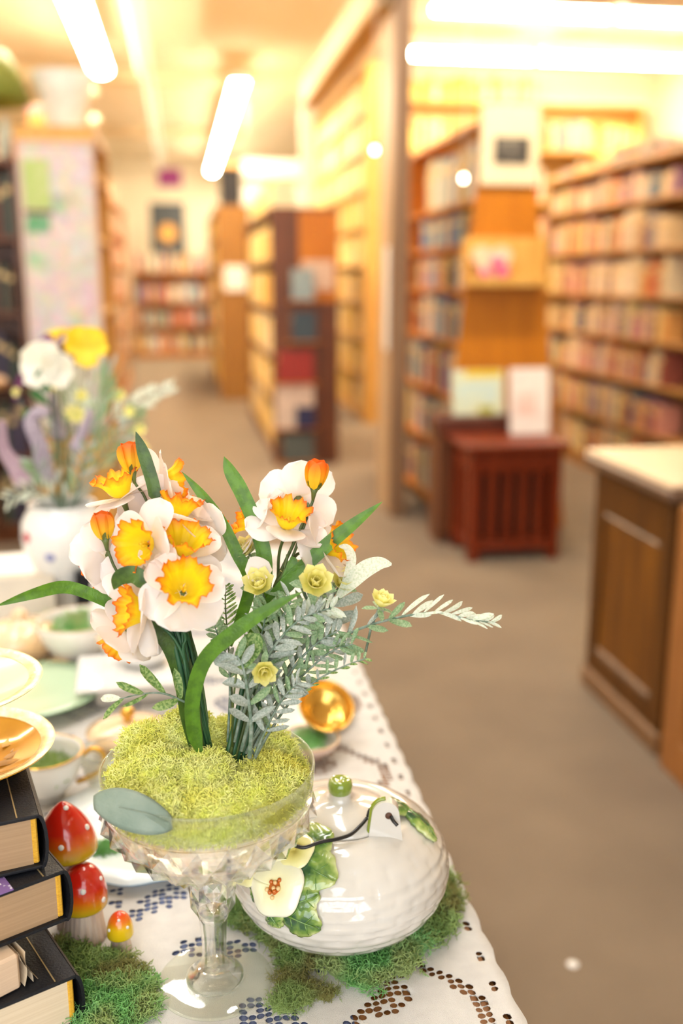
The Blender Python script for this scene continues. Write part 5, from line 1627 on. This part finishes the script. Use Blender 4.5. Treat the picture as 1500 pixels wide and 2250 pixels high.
def stackbook(name, label, corner, ang, Lx, Ly, z0, z1, pages, band=None, cover=None):
    """corner = front right corner; edges run along -x' (left) and +y' (back); ang = rotation"""
    cv_ = cover or M_BLACKCOV
    t = thing(name, label, 'book', (corner[0], corner[1], z0), ang, 'hardbacks stacked at the left front')
    th = .0032
    H_ = z1 - z0
    B().box(-Lx, 0, 0, Ly, 0.0004, th, bev=.0008).build('bottom_cover', cv_, t, smooth=False, world=False)
    B().box(-Lx, 0, 0, Ly, H_ - th, H_, bev=.0008).build('top_cover', cv_, t, smooth=False, world=False)
    # rounded spine on the right side
    v = []; f = []; n = 8
    for y in (0, Ly):
        for k in range(n + 1):
            a = pi * k / n
            v.append((.0055 * sin(a), y, H_ / 2 + (H_ / 2) * cos(a)))
        for k in range(n + 1):
            a = pi * (n - k) / n
            v.append((.0055 * sin(a) - .0024, y, H_ / 2 + (H_ / 2 - .0016) * cos(a)))
    m = 2 * (n + 1)
    for k in range(m):
        f.append((k, (k + 1) % m, m + (k + 1) % m, m + k))
    for e in (0, m):
        for k in range(n):
            f.append((e + k, e + k + 1, e + m - 2 - k, e + m - 1 - k))
    B().add(v, f).build('spine', cv_, t, smooth=False, world=False)
    B().box(-Lx + .004, -.006, .0045, Ly - .004, th, H_ - th).build('page_block', pages, t, smooth=False, world=False)
    B().box(-.0062, -.0018, .0035, Ly - .004, th + .0004, H_ - th - .0004, bev=.001).build('headband', M_YBAND, t, smooth=False, world=False)
    # hinge groove line in gilt
    B().box(-.0165, -.0155, .002, Ly - .002, H_ + .00002, H_ + .0003).build('gilt_line', mat('gilt', (.55, .42, .22), .35, metal=.6), t, smooth=False, world=False)
    if band:
        B().box(-Lx * .96, -band, -.0012, Ly * .9, H_ + .00005, H_ + .0009).build('ribbon_band', M_PURP, t, smooth=False, world=False)
    return t


def dirang(pa, pb, z):
    a, b = onz(*pa, z), onz(*pb, z)
    return math.atan2(b.y - a.y, b.x - a.x)


zA0, zA1 = TS, .800
zC0, zC1 = .8325, .877
zD0, zD1 = .878, .924
cA = onz(168, 2142, zA1); aA = dirang((0, 2212), (168, 2142), zA1)
cC = onz(142, 1912, zC1); aC = dirang((0, 1965), (142, 1912), zC1)
cD = onz(86, 1790, zD1); aD = dirang((0, 1808), (86, 1790), zD1)
stackbook('hardback_book', 'lowest black hardback with cream pages in the left stack', cA, aA, .21, .15, zA0, zA1, M_PAPER)
stackbook('hardback_book', 'middle black hardback with tan page edges and purple band', cC, aC, .21, .15, zC0, zC1, M_TANPAGE, band=.040)
stackbook('hardback_book', 'top black hardback with tan page edges under the amber plate', cD, aD, .21, .15, zD0, zD1, M_TANPAGE)
# small curled paperback between the lowest and the middle book
cs = onz(58, 2085, .8315)
sm = thing('paperback_book', 'small tan paperback with curling leaves between lowest and middle book', 'book', (cs.x, cs.y, zA1), aC + .1)
B().box(-.16, -.006, .0, .12, .0008, .0305, bev=.002).build('page_block', mat('tan_pages', (.70, .52, .36), .8, (.62, .44, .30), 4, stretch=(1, 1, 150)), sm, smooth=False, world=False)
for k in range(4):
    B().grid(lambda u, v: (-.006 + .002 * k + .004 * sin(v * 3 + k) + .008 * (1 - v) * (.3 + .2 * k), .0 + u * .118, .001 + v * .0288), 4, 8).build('loose_leaf', M_PAPER, sm, world=False)

# ================================================================ PLATES ABOVE THE BOOKS
def dish(name, label, cat, loc, prof, m, n=64, rim=None, tilt=None, group=None, fn=None, inner=None):
    t = thing(name, label, cat, loc, 0, group)
    if tilt: t.rotation_euler = tilt
    B().lathe(prof, n, fn=fn).build('body', m, t, world=False)
    if rim:
        rr, rz, rt, rm = rim
        B().lathe([(rr + rt * cos(a), rz + rt * .8 * sin(a)) for a in [2 * pi * k / 8 for k in range(9)]], n, fn=fn).build('rim', rm, t, world=False)
    if inner:
        B().lathe(inner[0], n, fn=fn).build('well', inner[1], t, world=False)
    return t


M_AMBER = mat('amber_lustre_glass', (.80, .40, .03), .12, (.62, .28, .02), 26, metal=.25, coat=.6)
M_AMBERD = mat('amber_etching', (.34, .17, .03), .3, (.6, .32, .05), 40, metal=.5)
M_GRIM = mat('gilt_rim', (.84, .74, .46), .32, (.66, .52, .24), 90, metal=.7, bump=.3, bscale=300)
M_CREAMG = mat('cream_yellow_glaze', (.90, .84, .55), .15, (.88, .80, .46), 8, coat=.5)
pp_ = onz(-92, 1645, .940)
am = dish('saucer', 'amber glass saucer with etched leaves and gold rim on the book stack', 'saucer', (pp_.x, pp_.y, .9245),
          [(1e-4, .002), (.035, .0015), (.037, 0), (.040, .0008), (.055, .006), (.068, .0125), (.0765, .0165), (.0770, .0175), (.0755, .0180), (.066, .0142), (.052, .0080), (.036, .0040), (1e-4, .0036)], M_AMBER,
          rim=None, inner=([(.0655, .0146), (.0765, .0186), (.0772, .0180)], M_GRIM))
for (a0, rr0, L_, w0) in ((-.10, .036, .022, .011), (.18, .040, .020, .007), (-.50, .030, .024, .010), (.5, .036, .020, .009), (-.85, .038, .02, .008), (.02, .052, .012, .005)):
    p0 = Vector((rr0 * cos(a0), rr0 * sin(a0), .0056)); d_ = Vector((cos(a0 + .6), sin(a0 + .6), 0))
    leafpatch(p0, d_, (0, 0, 1), L_, w0, curl=.10, cup=.05, nu=6, nv=4).build('etched_leaf', M_AMBERD, am, world=False)
pq = onz(-122, 1506, .998)
cu = dish('footed_plate', 'pale yellow footed plate with gold rim raised above the amber saucer', 'plate', (pq.x, pq.y, .9295),
          [(1e-4, 0), (.022, 0), (.023, .003), (.010, .010), (.007, .025), (.008, .045), (.015, .056), (.045, .060), (.066, .067), (.0755, .0705), (.0760, .0715), (.0750, .0720), (.064, .0690), (.044, .0635), (.02, .0625), (1e-4, .0622)], M_CREAMG,
          inner=([(.0655, .0700), (.0752, .0727), (.0765, .0718)], M_GRIM))

# ================================================================ CHINA BEHIND
M_MINT = mat('mint_glaze', (.66, .80, .66), .2, (.58, .74, .58), 8, coat=.4)
M_JADE = glass('jade_glass', (.70, .88, .72), .45)
M_PEACH = mat('peach_lustre', (.86, .55, .28), .2, (.82, .62, .42), 12, coat=.5)
M_PINKG = mat('blush_glaze', (.82, .62, .54), .25, (.80, .70, .62), 10, coat=.4)
M_PEARL = mat('pearl_glaze', (.86, .82, .76), .18, (.82, .76, .70), 12, coat=.5)


def moss_in(x, y, z, r_, h, n, label, m=MOSS_E):
    return mound([(x, y, r_, h)], z, n, .009, .0006, 'moss_tuft', label, m)


def cup_prof(r0, r1, h, foot=.006, th=.0022):
    out = [(1e-4, 0), (r0 * .75, 0), (r0 * .78, foot)]
    for k in range(8):
        u = k / 7
        out.append((r0 * .8 + (r1 - r0 * .8) * (1 - (1 - u) ** 2.0), foot + (h - foot) * u))
    inn = [(r_ - th, z + (.002 if i < 3 else 0)) for i, (r_, z) in enumerate(out[3:])][::-1]
    return out + inn + [(1e-4, foot + .003)]


def handle(t, pts, r_, m):
    B().tube(catmull([Vector(p) for p in pts], 6), r_, 8).build('handle', m, t, world=False)


# white teacup with moss behind the books
q = onz(104, 1752, TS)
tc_ = dish('teacup', 'white teacup with gold rim and moss just behind the top book', 'cup', (q.x, q.y, TS), cup_prof(.026, .042, .056), M_WHITE, rim=(.0415, .056, .0010, M_GOLD))
handle(tc_, [(.038, .0, .046), (.052, -.002, .056), (.064, -.002, .048), (.060, 0, .030), (.045, 0, .020), (.033, 0, .016)], .0028, M_GOLD)
moss_in(q.x, q.y, TS + .030, .032, .018, 500, 'moss filling the white teacup behind the books', MOSS_G)
# white platter with wavy blue edge and glass dish on it
pc = Vector((-.052, .955, TS))
M_PLAT = mat('pale_blue_platter', (.80, .87, .90), .2, (.76, .84, .88), 6, coat=.5)
def scal(t, r_, z, k): return (r_ * (1 + .02 * sin(10 * t)), z)
pt_ = dish('platter', 'pale platter with a wavy blue edge under the glass dish behind the compote', 'platter', pc,
           [(1e-4, 0), (.07, 0), (.078, .004), (.108, .010), (.109, .012), (.077, .0075), (.068, .0035), (1e-4, .0033)], M_PLAT, n=100, fn=scal, rim=(.1085, .011, .0012, mat('blue_edge_glaze', (.16, .26, .36), .2, (.3, .4, .5), 30)))
gd = dish('glass_dish', 'small clear glass dish with moss on the wavy blue platter', 'dish', (-.035, .915, TS + .0038), cup_prof(.030, .042, .022), glass('thin_glass', (.97, .99, .97), .6))
moss_in(-.035, .915, TS + .0125, .028, .006, 260, 'moss in the small glass dish on the platter', MOSS_G)
# tumbler at left of the compote
q = onz(212, 1765, TS)
dish('glass_tumbler', 'clear glass tumbler half hidden behind the left rim of the compote', 'tumbler', (q.x + .012, q.y + .03, TS), cup_prof(.026, .030, .050), MATS['thin_glass'])
# jade green plate
q = onz(70, 1548, TS)
dish('plate', 'translucent jade green plate behind the yellow footed plate', 'plate', (q.x, q.y, TS + .0004), [(1e-4, .012), (.04, .012), (.045, .0), (.05, .010), (.075, .018), (.095, .022), (.0955, .0235), (.075, .0205), (.048, .0150), (1e-4, .0145)], mat('jade_glaze', (.52, .68, .48), .15, (.46, .62, .42), 6, coat=.5), rim=(.095, .0228, .001, mat('jade_edge', (.30, .56, .30), .2)))
# white saucer by the jade plate
q = onz(165, 1530, TS)
dish('saucer', 'white saucer with mint edge right of the jade plate', 'saucer', (q.x + .004, q.y + .02, TS), [(1e-4, 0), (.03, 0), (.034, .003), (.058, .010), (.0585, .012), (.033, .006), (1e-4, .004)], M_PEARL, rim=(.058, .011, .0012, MATS['jade_edge']))
# white bowl with moss
q = onz(172, 1468, TS)
bw = dish('bowl', 'white bowl with peach rim full of bright moss left of the pitcher', 'bowl', (q.x, q.y + .02, TS), cup_prof(.030, .060, .070), M_PEARL, rim=(.0592, .070, .0013, M_PEACH))
moss_in(q.x + .008, q.y + .02, TS + .045, .044, .038, 700, 'bright moss tuft heaped in the white bowl', MOSS_E)
# amber teapot far left
q = onz(60, 1470, TS)
tp = dish('teapot', 'low amber lustre teapot with green leaves at the left edge', 'teapot', (q.x - .012, q.y + .04, TS), [(1e-4, 0), (.03, 0), (.05, .012), (.058, .03), (.052, .05), (.035, .060), (.012, .064), (.010, .068), (.012, .074), (.006, .080), (1e-4, .081)], M_PEACH)
B().tube([(.05, 0, .03), (.07, -.005, .038), (.085, -.006, .055)], [.011, .008, .006], 10).build('spout', M_PEACH, tp, world=False)
B().tube(catmull([Vector((-.05, 0, .05)), Vector((-.08, 0, .055)), Vector((-.085, 0, .03)), Vector((-.055, 0, .018))], 5), .005, 8).build('handle', M_PEACH, tp, world=False)
mound([(q.x + .028, q.y - .035, .02, .014), (q.x - .03, q.y - .035, .018, .012)], TS, 350, .012, .0008, 'moss_tuft', 'olive moss tuft in front of the amber teapot', MOSS_G)
# gilt salt dish
q = onz(118, 1488, TS)
dish('salt_dish', 'tiny gold-lined dish in front of the white bowl', 'dish', (q.x, q.y, TS), cup_prof(.014, .024, .018), M_PEACH, rim=(.0235, .018, .0012, M_GOLD))
# books under the vase and in front of it
bk = thing('cream_book', 'thick cream book lying under the white vase', 'book', (-.225, 1.76, TS), .12, 'books under the vase')
B().box(-.17, .075, -.09, .13, .0005, .004, bev=.001).build('bottom_cover', M_WHITEP, bk, smooth=False, world=False)
B().box(-.165, .070, -.086, .126, .004, .054).build('page_block', mat('pale_pages', (.82, .74, .62), .85, (.74, .66, .54), 3, stretch=(1, 1, 150)), bk, smooth=False, world=False)
B().box(-.17, .075, -.09, .13, .054, .058, bev=.001).build('top_cover', M_WHITEP, bk, smooth=False, world=False)
B().box(.070, .078, -.09, .13, .0005, .058, bev=.002).build('spine', M_BLACKCOV, bk, smooth=False, world=False)
bk2 = thing('cream_book', 'pale book standing at the left edge in front of the vase book', 'book', (-.30, 1.635, TS), .04, 'books under the vase')
B().box(-.14, .075, 0, .006, .0005, .082, bev=.001).build('front_cover', mat('ivory_cover', (.80, .72, .60), .6), bk2, smooth=False, world=False)
B().box(-.138, .072, .006, .018, .002, .080).build('page_block', M_PAPER, bk2, smooth=False, world=False)
B().box(-.14, .075, .018, .023, .0005, .082, bev=.001).build('back_cover', MATS['ivory_cover'], bk2, smooth=False, world=False)
# dark box beside
bkd = thing('dark_book', 'black book standing upright between the cream book and the small mushroom', 'book', (-.168, 1.625, TS), .1)
B().box(-.022, .035, 0, .05, .0005, .088, bev=.002).build('cover', M_BLACKCOV, bkd, smooth=False, world=False)
B().box(-.018, .031, -.0006, .0, .004, .02).build('spine_label', mat('wine_label', (.30, .03, .03), .5), bkd, smooth=False, world=False)
q = onz(188, 1400, TS)
mushroom('blurred red and orange mushroom figurine in front of the vase', (q.x + .002, q.y - .03, TS), .062, .019, .030, .0125, True, M_CAP, [(front, .5, .002)], M_MSTEM)
mound([(-.235, 1.585, .024, .03), (-.205, 1.56, .018, .02)], TS, 300, .014, .001, 'moss_tuft', 'green moss tuft in front of the cream books', MOSS_E)
# mint jar with lid, white pitcher
q = onz(252, 1395, TS)
mj = dish('mint_jar', 'mint green jar with domed lid behind the left daffodils', 'jar', (q.x + .0, q.y + .10, TS), [(1e-4, 0), (.04, 0), (.045, .01), (.052, .04), (.050, .075), (.040, .095), (.041, .10), (.038, .112), (.02, .125), (.008, .130), (.009, .138), (1e-4, .142)], M_MINT)
q = onz(258, 1452, TS)
pi_ = dish('pitcher', 'white pitcher with gold foot behind the left daffodils', 'pitcher', (q.x, q.y, TS), [(1e-4, 0), (.028, 0), (.030, .008), (.024, .020), (.036, .040), (.041, .062), (.036, .090), (.028, .108), (.032, .124), (.030, .124), (.026, .108), (.034, .088), (.038, .062), (1e-4, .03)], M_WHITE, rim=(.029, .004, .002, M_GOLD))
handle(pi_, [(.030, .0, .112), (.052, 0, .118), (.062, 0, .09), (.052, 0, .062), (.038, 0, .05)], .0040, M_WHITE)
# white ribbed square dish and the teapot behind it
q = onz(265, 1560, TS)
sq = thing('square_dish', 'white ribbed square dish beyond the moss and eucalyptus sprig', 'dish', (q.x + .016, q.y + .025, TS), .06)
B().box(-.075, .085, -.03, .095, .028, .036, bev=.003).build('plate', M_WHITE, sq, smooth=False, world=False)
for k in range(14):
    B().box(-.070 + k * .0112, -.0645 + k * .0112, -.026, .091, .036, .0372, bev=.0005).build('rib', M_WHITE, sq, smooth=False, world=False)
B().box(-.05, .06, -.005, .07, .0, .028, bev=.003).build('foot', M_PEARL, sq, smooth=False, world=False)
tp2 = dish('teapot', 'white teapot with peach base and spout on the ribbed square dish', 'teapot', (q.x + .030, q.y + .075, TS + .0374), [(1e-4, 0), (.025, 0), (.036, .012), (.040, .028), (.034, .044), (.02, .052), (.007, .055), (.008, .061), (1e-4, .065)], M_WHITE)
B().tube([(-.035, 0, .02), (-.052, -.002, .026), (-.060, -.004, .042)], [.009, .006, .005], 10).build('spout', M_PEACH, tp2, world=False)
# peach dish with gold finial
q = onz(285, 1636, TS)
pe = dish('peach_dish', 'peach lustre covered dish with a gold finial behind the moss', 'dish', (q.x, q.y - .01, TS), [(1e-4, 0), (.03, 0), (.034, .01), (.050, .022), (.051, .026), (.035, .032), (.012, .036), (.006, .037)], M_PEACH)
B().lathe([(.006, .037), (.004, .040), (.008, .044), (.009, .050), (.005, .054), (1e-4, .055)], 24).build('finial', M_GOLD, pe, world=False)
# right: wide white saucer, tilted gold bowl, blush cup with moss
q = onz(650, 1590, TS)
dish('saucer', 'wide pearl saucer behind the right foliage', 'saucer', (q.x + .0, q.y + .02, TS), [(1e-4, 0), (.035, 0), (.04, .004), (.078, .014), (.0785, .016), (.04, .008), (1e-4, .006)], M_PEARL)
q = onz(704, 1600, TS + .02)
gb = dish('lustre_cup', 'tilted cup with shining gold interior on the pearl saucer', 'cup', (q.x, q.y + .005, TS + .0335), cup_prof(.018, .035, .030), M_GOLD, tilt=(rad(38), rad(14), 0), rim=(.0345, .030, .001, M_GOLD))
q = onz(690, 1672, TS)
bc = dish('blush_cup', 'blush pink shallow cup with a moss tuft behind the jar lid', 'cup', (q.x - .004, q.y + .01, TS), cup_prof(.022, .036, .026), M_PINKG, rim=(.0355, .026, .0012, M_PEACH), inner=([(.034, .0255), (.0335, .0240), (.028, .0165), (1e-4, .0152)], M_WHITE))
moss_in(q.x - .006, q.y + .016, TS + .014, .022, .018, 260, 'green moss tuft in the blush cup behind the jar', MOSS_E)
# small plate peeping out right behind
q = onz(605, 1500, TS)
dish('saucer', 'pale yellow-green saucer half hidden behind the grey fern', 'saucer', (q.x, q.y, TS), [(1e-4, 0), (.03, 0), (.034, .003), (.060, .012), (.0605, .014), (.034, .006), (1e-4, .004)], mat('pale_lime_glaze', (.84, .84, .56), .2, (.86, .80, .60), 10, coat=.4))

# ================================================================ VASE AT THE BACK
VZ = TS + .0588
q = onz(128, 1272, VZ)
VX, VY = q.x + .014, q.y
va = dish('vase', 'round white porcelain vase holding lavender and pansies at left back', 'vase', (VX, VY, VZ),
          [(1e-4, 0), (.040, 0), (.043, .006), (.055, .026), (.066, .055), (.0705, .080), (.068, .105), (.058, .122), (.054, .128), (.0565, .134), (.054, .134), (.050, .127), (.055, .118), (.064, .10), (.0665, .08), (.05, .03), (1e-4, .012)], M_WHITE)
for (a, zz, c, s_) in ((front - .25, .058, (.25, .27, .55), .010), (front - .9, .085, (.55, .06, .09), .012), (front + .5, .075, (.45, .5, .62), .006)):
    rr = np.interp(zz, [.026, .055, .080, .105], [.055, .066, .0705, .068])
    p = Vector((cos(a) * rr, sin(a) * rr, zz)); nr = Vector((cos(a), sin(a), 0))
    db_ = B().lathe([(s_, -.002), (s_ * .7, .0006), (1e-5, .0010)], 10).xf(Matrix.Translation(p) @ nr.to_track_quat('Z', 'Y').to_matrix().to_4x4())
    db_.build('painted_flower', mat('vase_paint_%d' % int(zz * 1000), c, .3), va, world=False)
VD = (Vector((VX, VY, VZ + .13)) - CAM).dot(FW)
M_LAV = mat('lavender_floret', (.52, .45, .52), .8, (.36, .29, .36), 160)
M_LAVP = mat('pink_lavender_floret', (.56, .42, .48), .8, (.40, .26, .33), 160)
M_PUR = mat('pansy_purple', (.10, .012, .09), .5, (.16, .02, .12), 40)
M_PYEL = leafy('pansy_yellow', (.90, .66, .02), (.86, .56, .01), 30, .5, .3)
M_WPET = leafy('white_blossom_petal', (.86, .84, .76), (.84, .80, .66), 20, .6, .3)
vroot = Vector((VX, VY, VZ + .10))


def lavender(label, pts, m, r_=.008):
    P3 = [at(px, py, VD + dd) for px, py, dd in pts]
    t = thing('lavender_stem', label, 'flower', P3[0], 0, 'lavender in the white vase')
    B().tube(catmull([vroot] + P3[:2], 5), .0018, 6).build('stem', M_GREYSTEM, t)
    cl = catmull(P3, 9)
    b = B()
    for i, p in enumerate(cl):
        u = i / (len(cl) - 1)
        rr = r_ * (1 - .55 * u)
        tn = (cl[min(i + 1, len(cl) - 1)] - cl[max(i - 1, 0)]).normalized()
        e1 = tn.cross(Vector((.3, .2, .9))).normalized(); e2 = tn.cross(e1)
        for k in range(7):
            a = 2 * pi * k / 7 + i * .4
            c = p + (e1 * cos(a) + e2 * sin(a)) * rr
            b.ball(c, rr * .42, 5, 3)
        b.ball(p, rr * .8, 6, 4)
    b.build('flower_spike', m, t)


lavender('pink lavender spike leaning out at the far left edge', [(52, 1058, -.05), (30, 1020, -.06), (8, 985, -.07), (4, 928, -.07)], M_LAVP, .012)
lavender('thick lavender spike rising left in the white vase', [(100, 1050, -.03), (88, 980, -.05), (68, 930, -.05), (85, 905, -.05), (105, 908, -.05)], M_LAV, .012)
lavender('tallest lavender spike in the middle of the vase', [(128, 960, .0), (125, 930, .0), (118, 895, .0), (118, 862, .0)], M_LAV, .010)
lavender('lavender spike leaning right in the white vase', [(168, 985, -.02), (180, 955, -.02), (192, 925, -.02), (198, 902, -.02)], M_LAV, .009)


def pansy(label, px, py, d, face, size, mu, ml, group='pansies in the white vase', name='pansy'):
    c = at(px, py, d); n = cv(*face)
    u = (UP - n * UP.dot(n)).normalized(); r_ = u.cross(n)
    t = thing(name, label, 'flower', c, 0, group)
    for k, (a, s_, m_) in enumerate(((60, 1.0, mu), (120, 1.0, mu), (0, .85, ml), (180, .85, ml), (270, 1.0, ml))):
        dr = r_ * cos(rad(a)) + u * sin(rad(a))
        leafpatch(c + n * (.001 * k), dr + n * .15, n, size * s_, size * s_ * (.78 if m_ is M_PYEL else 1.0), curl=.1, cup=.2, nu=6, nv=6, tip=.5, wide=.42, ripple=.02).build('petal', m_, t)
    B().tube(catmull([c - n * .002, c - n * .02 - upz * .03, vroot + (c - vroot) * .3, vroot], 5), .0016, 6).build('stem', M_STEMO, t)


pansy('large yellow pansy at the top right of the vase bouquet', 188, 770, VD - .02, (.25, .35, .8), .045, M_PYEL, M_PYEL)
pansy('yellow and purple pansy at the top left of the vase bouquet', 118, 755, VD + .02, (-.3, .6, .5), .036, M_PYEL, M_PUR)
pansy('purple pansy with yellow heart at the left of the bouquet', 52, 850, VD + .0, (-.7, .1, .5), .026, M_PUR, M_PUR)
pansy('purple pansy half hidden behind the white blossom', 150, 788, VD + .03, (.1, .3, .8), .030, M_PUR, M_PUR)
pansy('big white blossom at the left of the vase bouquet', 95, 805, VD - .04, (-.2, .2, .95), .044, M_WPET, M_WPET, 'white blossoms in the white vase', 'white_blossom')
pansy('smaller white blossom under the pansies', 125, 815, VD - .05, (.4, .0, .9), .032, M_WPET, M_WPET, 'white blossoms in the white vase', 'white_blossom')
for k, (px, py, s_) in enumerate(((38, 862, .010), (122, 850, .012), (180, 870, .014), (170, 912, .018), (160, 905, .016), (285, 905, .012), (308, 945, .012), (262, 868, .014), (310, 985, .016))):
    c = at(px, py, VD + (.0 if k < 6 else .02))
    t = thing('small_yellow_bloom', ('tiny yellow bloom at the far left of the bouquet', 'yellow bloom right of the dark green leaf', 'yellow bloom below the pale fern leaf', 'larger yellow bloom between two lavender spikes', 'paler yellow bloom beside the larger one',
        'yellow bloom on the sage spray at right', 'yellow bloom low at the far right of the bouquet', 'yellow bloom under the tall blunt leaf', 'lowest yellow bloom at the right of the bouquet')[k], 'flower', c, 0, 'small yellow blooms in the white vase')
    b = B()
    for j in range(6):
        a = j * pi / 3
        leafpatch(c, cv(cos(a), sin(a), .4), cv(0, 0, 1), s_, s_ * .6, cup=.3, nu=4, nv=3, b=b)
    b.build('petals', M_YEL, t)
    B().tube([c, c.lerp(vroot, .5) + upz * .01, vroot], .0012, 5).build('stem', M_GREYSTEM, t)


def vsprig(label, pts, leaves, m, r_=.0018):
    return sprig(label, [(a, b, VD + c) for a, b, c in pts], leaves, r_, m, name='foliage_sprig', group='foliage in the white vase')


M_GLEAF = leafy('glossy_green_leaf', (.05, .22, .05), (.03, .14, .035), 20, .35, .2)
vsprig('dark green leaf pair under the white blossom', [(140, 1100, 0), (120, 960, -.02), (110, 900, -.03), (98, 860, -.04)], [(.72, -1, .05, .036, .6, M_GLEAF), (.97, 1, .052, .042, .8, M_GLEAF), (.6, -1, .045, .03, .1, M_GLEAF)], M_GLEAF)
vsprig('pale feathery fern leaf in the middle of the vase', [(145, 1105, 0), (160, 980, 0), (172, 890, 0), (175, 800, 0)], pinn(16, .52, .98, .036, .010, .005, .004, .45, mt=M_PALE), M_PALE)
vsprig('grey spray leaning far right out of the vase', [(160, 1110, 0), (200, 1000, .01), (260, 910, .02), (320, 875, .03), (375, 850, .04)], pinn(13, .45, .98, .036, .020, .009, .007, .6, mt=M_PALE), M_PALE)
vsprig('sage spray at the right of the vase', [(160, 1110, 0), (205, 1040, .0), (245, 975, .01), (290, 930, .02), (300, 900, .02)], pinn(12, .30, .98, .040, .022, .014, .009, .5, mt=M_SAGE), M_SAGE)
vsprig('tall blunt green leaf spray right of the fern leaf', [(155, 1110, 0), (190, 1000, 0), (222, 900, 0), (238, 820, 0)], pinn(6, .45, .95, .042, .050, .014, .013, .8, mt=M_SAGE), M_SAGE)
vsprig('silver dusty leaves spilling left over the vase rim', [(130, 1118, -.03), (100, 1085, -.06), (60, 1078, -.08), (20, 1095, -.09)], pinn(7, .25, .98, .032, .022, .010, .007, .5, mt=M_PALE), M_PALE)
vsprig('silver dusty leaves rising at the left of the vase', [(135, 1115, -.03), (110, 1060, -.04), (85, 1030, -.05), (70, 1010, -.05)], pinn(6, .25, .98, .040, .028, .013, .010, .5, mt=M_GREY), M_GREY)
vsprig('pale dusty leaves at the right vase rim', [(150, 1118, -.03), (170, 1070, -.03), (180, 1020, -.03), (190, 980, -.03)], pinn(7, .20, .98, .036, .026, .012, .009, .5, mt=M_GREY), M_GREY)
vsprig('short white leaf standing in the mouth of the vase', [(140, 1120, -.05), (142, 1095, -.055), (143, 1075, -.055)], [(.3, 1, .035, .012, .95, M_PALE), (.4, -1, .03, .01, .9, M_GREY)], M_PALE)
vsprig('green filler spray behind the lavender', [(145, 1110, .03), (140, 1000, .04), (130, 930, .05), (150, 890, .05)], pinn(9, .25, .98, .042, .028, .013, .009, .5, mt=M_SAGE), M_SAGE)

# ---- dark furniture at the left edge behind the table
ch = thing('round_side_table', 'brown round-topped side table at the left edge behind the vase', 'side table', (-.83, 3.3, 0))
B().lathe([(1e-4, .97), (.26, .97), (.275, .985), (.27, 1.0), (1e-4, 1.0)], 48).build('top', mat('warm_brown_top', (.34, .16, .05), .4, (.26, .11, .03), 6), ch, world=False)
B().lathe([(.14, 0), (.15, .02), (.05, .06), (.03, .3), (.035, .9), (.08, .97)], 24).build('pedestal', M_BROWN, ch, world=False)
bb_ = thing('dark_chest', 'black chest at the left edge below the round table', 'chest', (-.95, 2.6, 0))
B().box(-.42, .30, 0, .35, .03, .86, bev=.006).build('body', M_BLACK, bb_, smooth=False, world=False)
B().box(-.43, .31, -.01, .36, .86, .885, bev=.004).build('lid', M_BLACK, bb_, smooth=False, world=False)
for x in (-.4, .25):
    B().box(x, x + .04, .02, .06, 0, .03).build('foot', M_BLACK, bb_, smooth=False, world=False)
# green leaf tuft on the counter
gt = thing('ivy_trail', 'green ivy trailing over the cream top of the walnut counter', 'foliage', (1.42, 2.50, .788))
for k in range(9):
    p = Vector((1.42 + .04 * (k % 3) + .02 * k, 2.62 - .03 * k, .796 + .004 * (k % 2)))
    leafpatch(p, (cos(k * 1.3), sin(k * 1.3), .25), (0, 0, 1), .055, .045, cup=.2, nu=6, nv=4).build('leaf', leafy('ivy_leaf', (.16, .50, .06), (.03, .34, .12), 30, .4, .25), gt)
B().tube([(1.42, 2.62, .792), (1.5, 2.5, .794), (1.6, 2.38, .793)], .0025, 6).build('vine', M_STEM, gt)

# scrap of paper on the carpet
sc = onz(1258, 2120, 0)
B().lathe([(1e-4, .001), (.011, .0005), (.012, .0015), (.006, .006), (1e-4, .007)], 9, (sc.x, sc.y, 0)).build('paper_scrap', M_WHITEP, smooth=False)
tag(bpy.data.objects['paper_scrap'], 'tiny white paper scrap lying on the carpet at lower right', 'scrap')
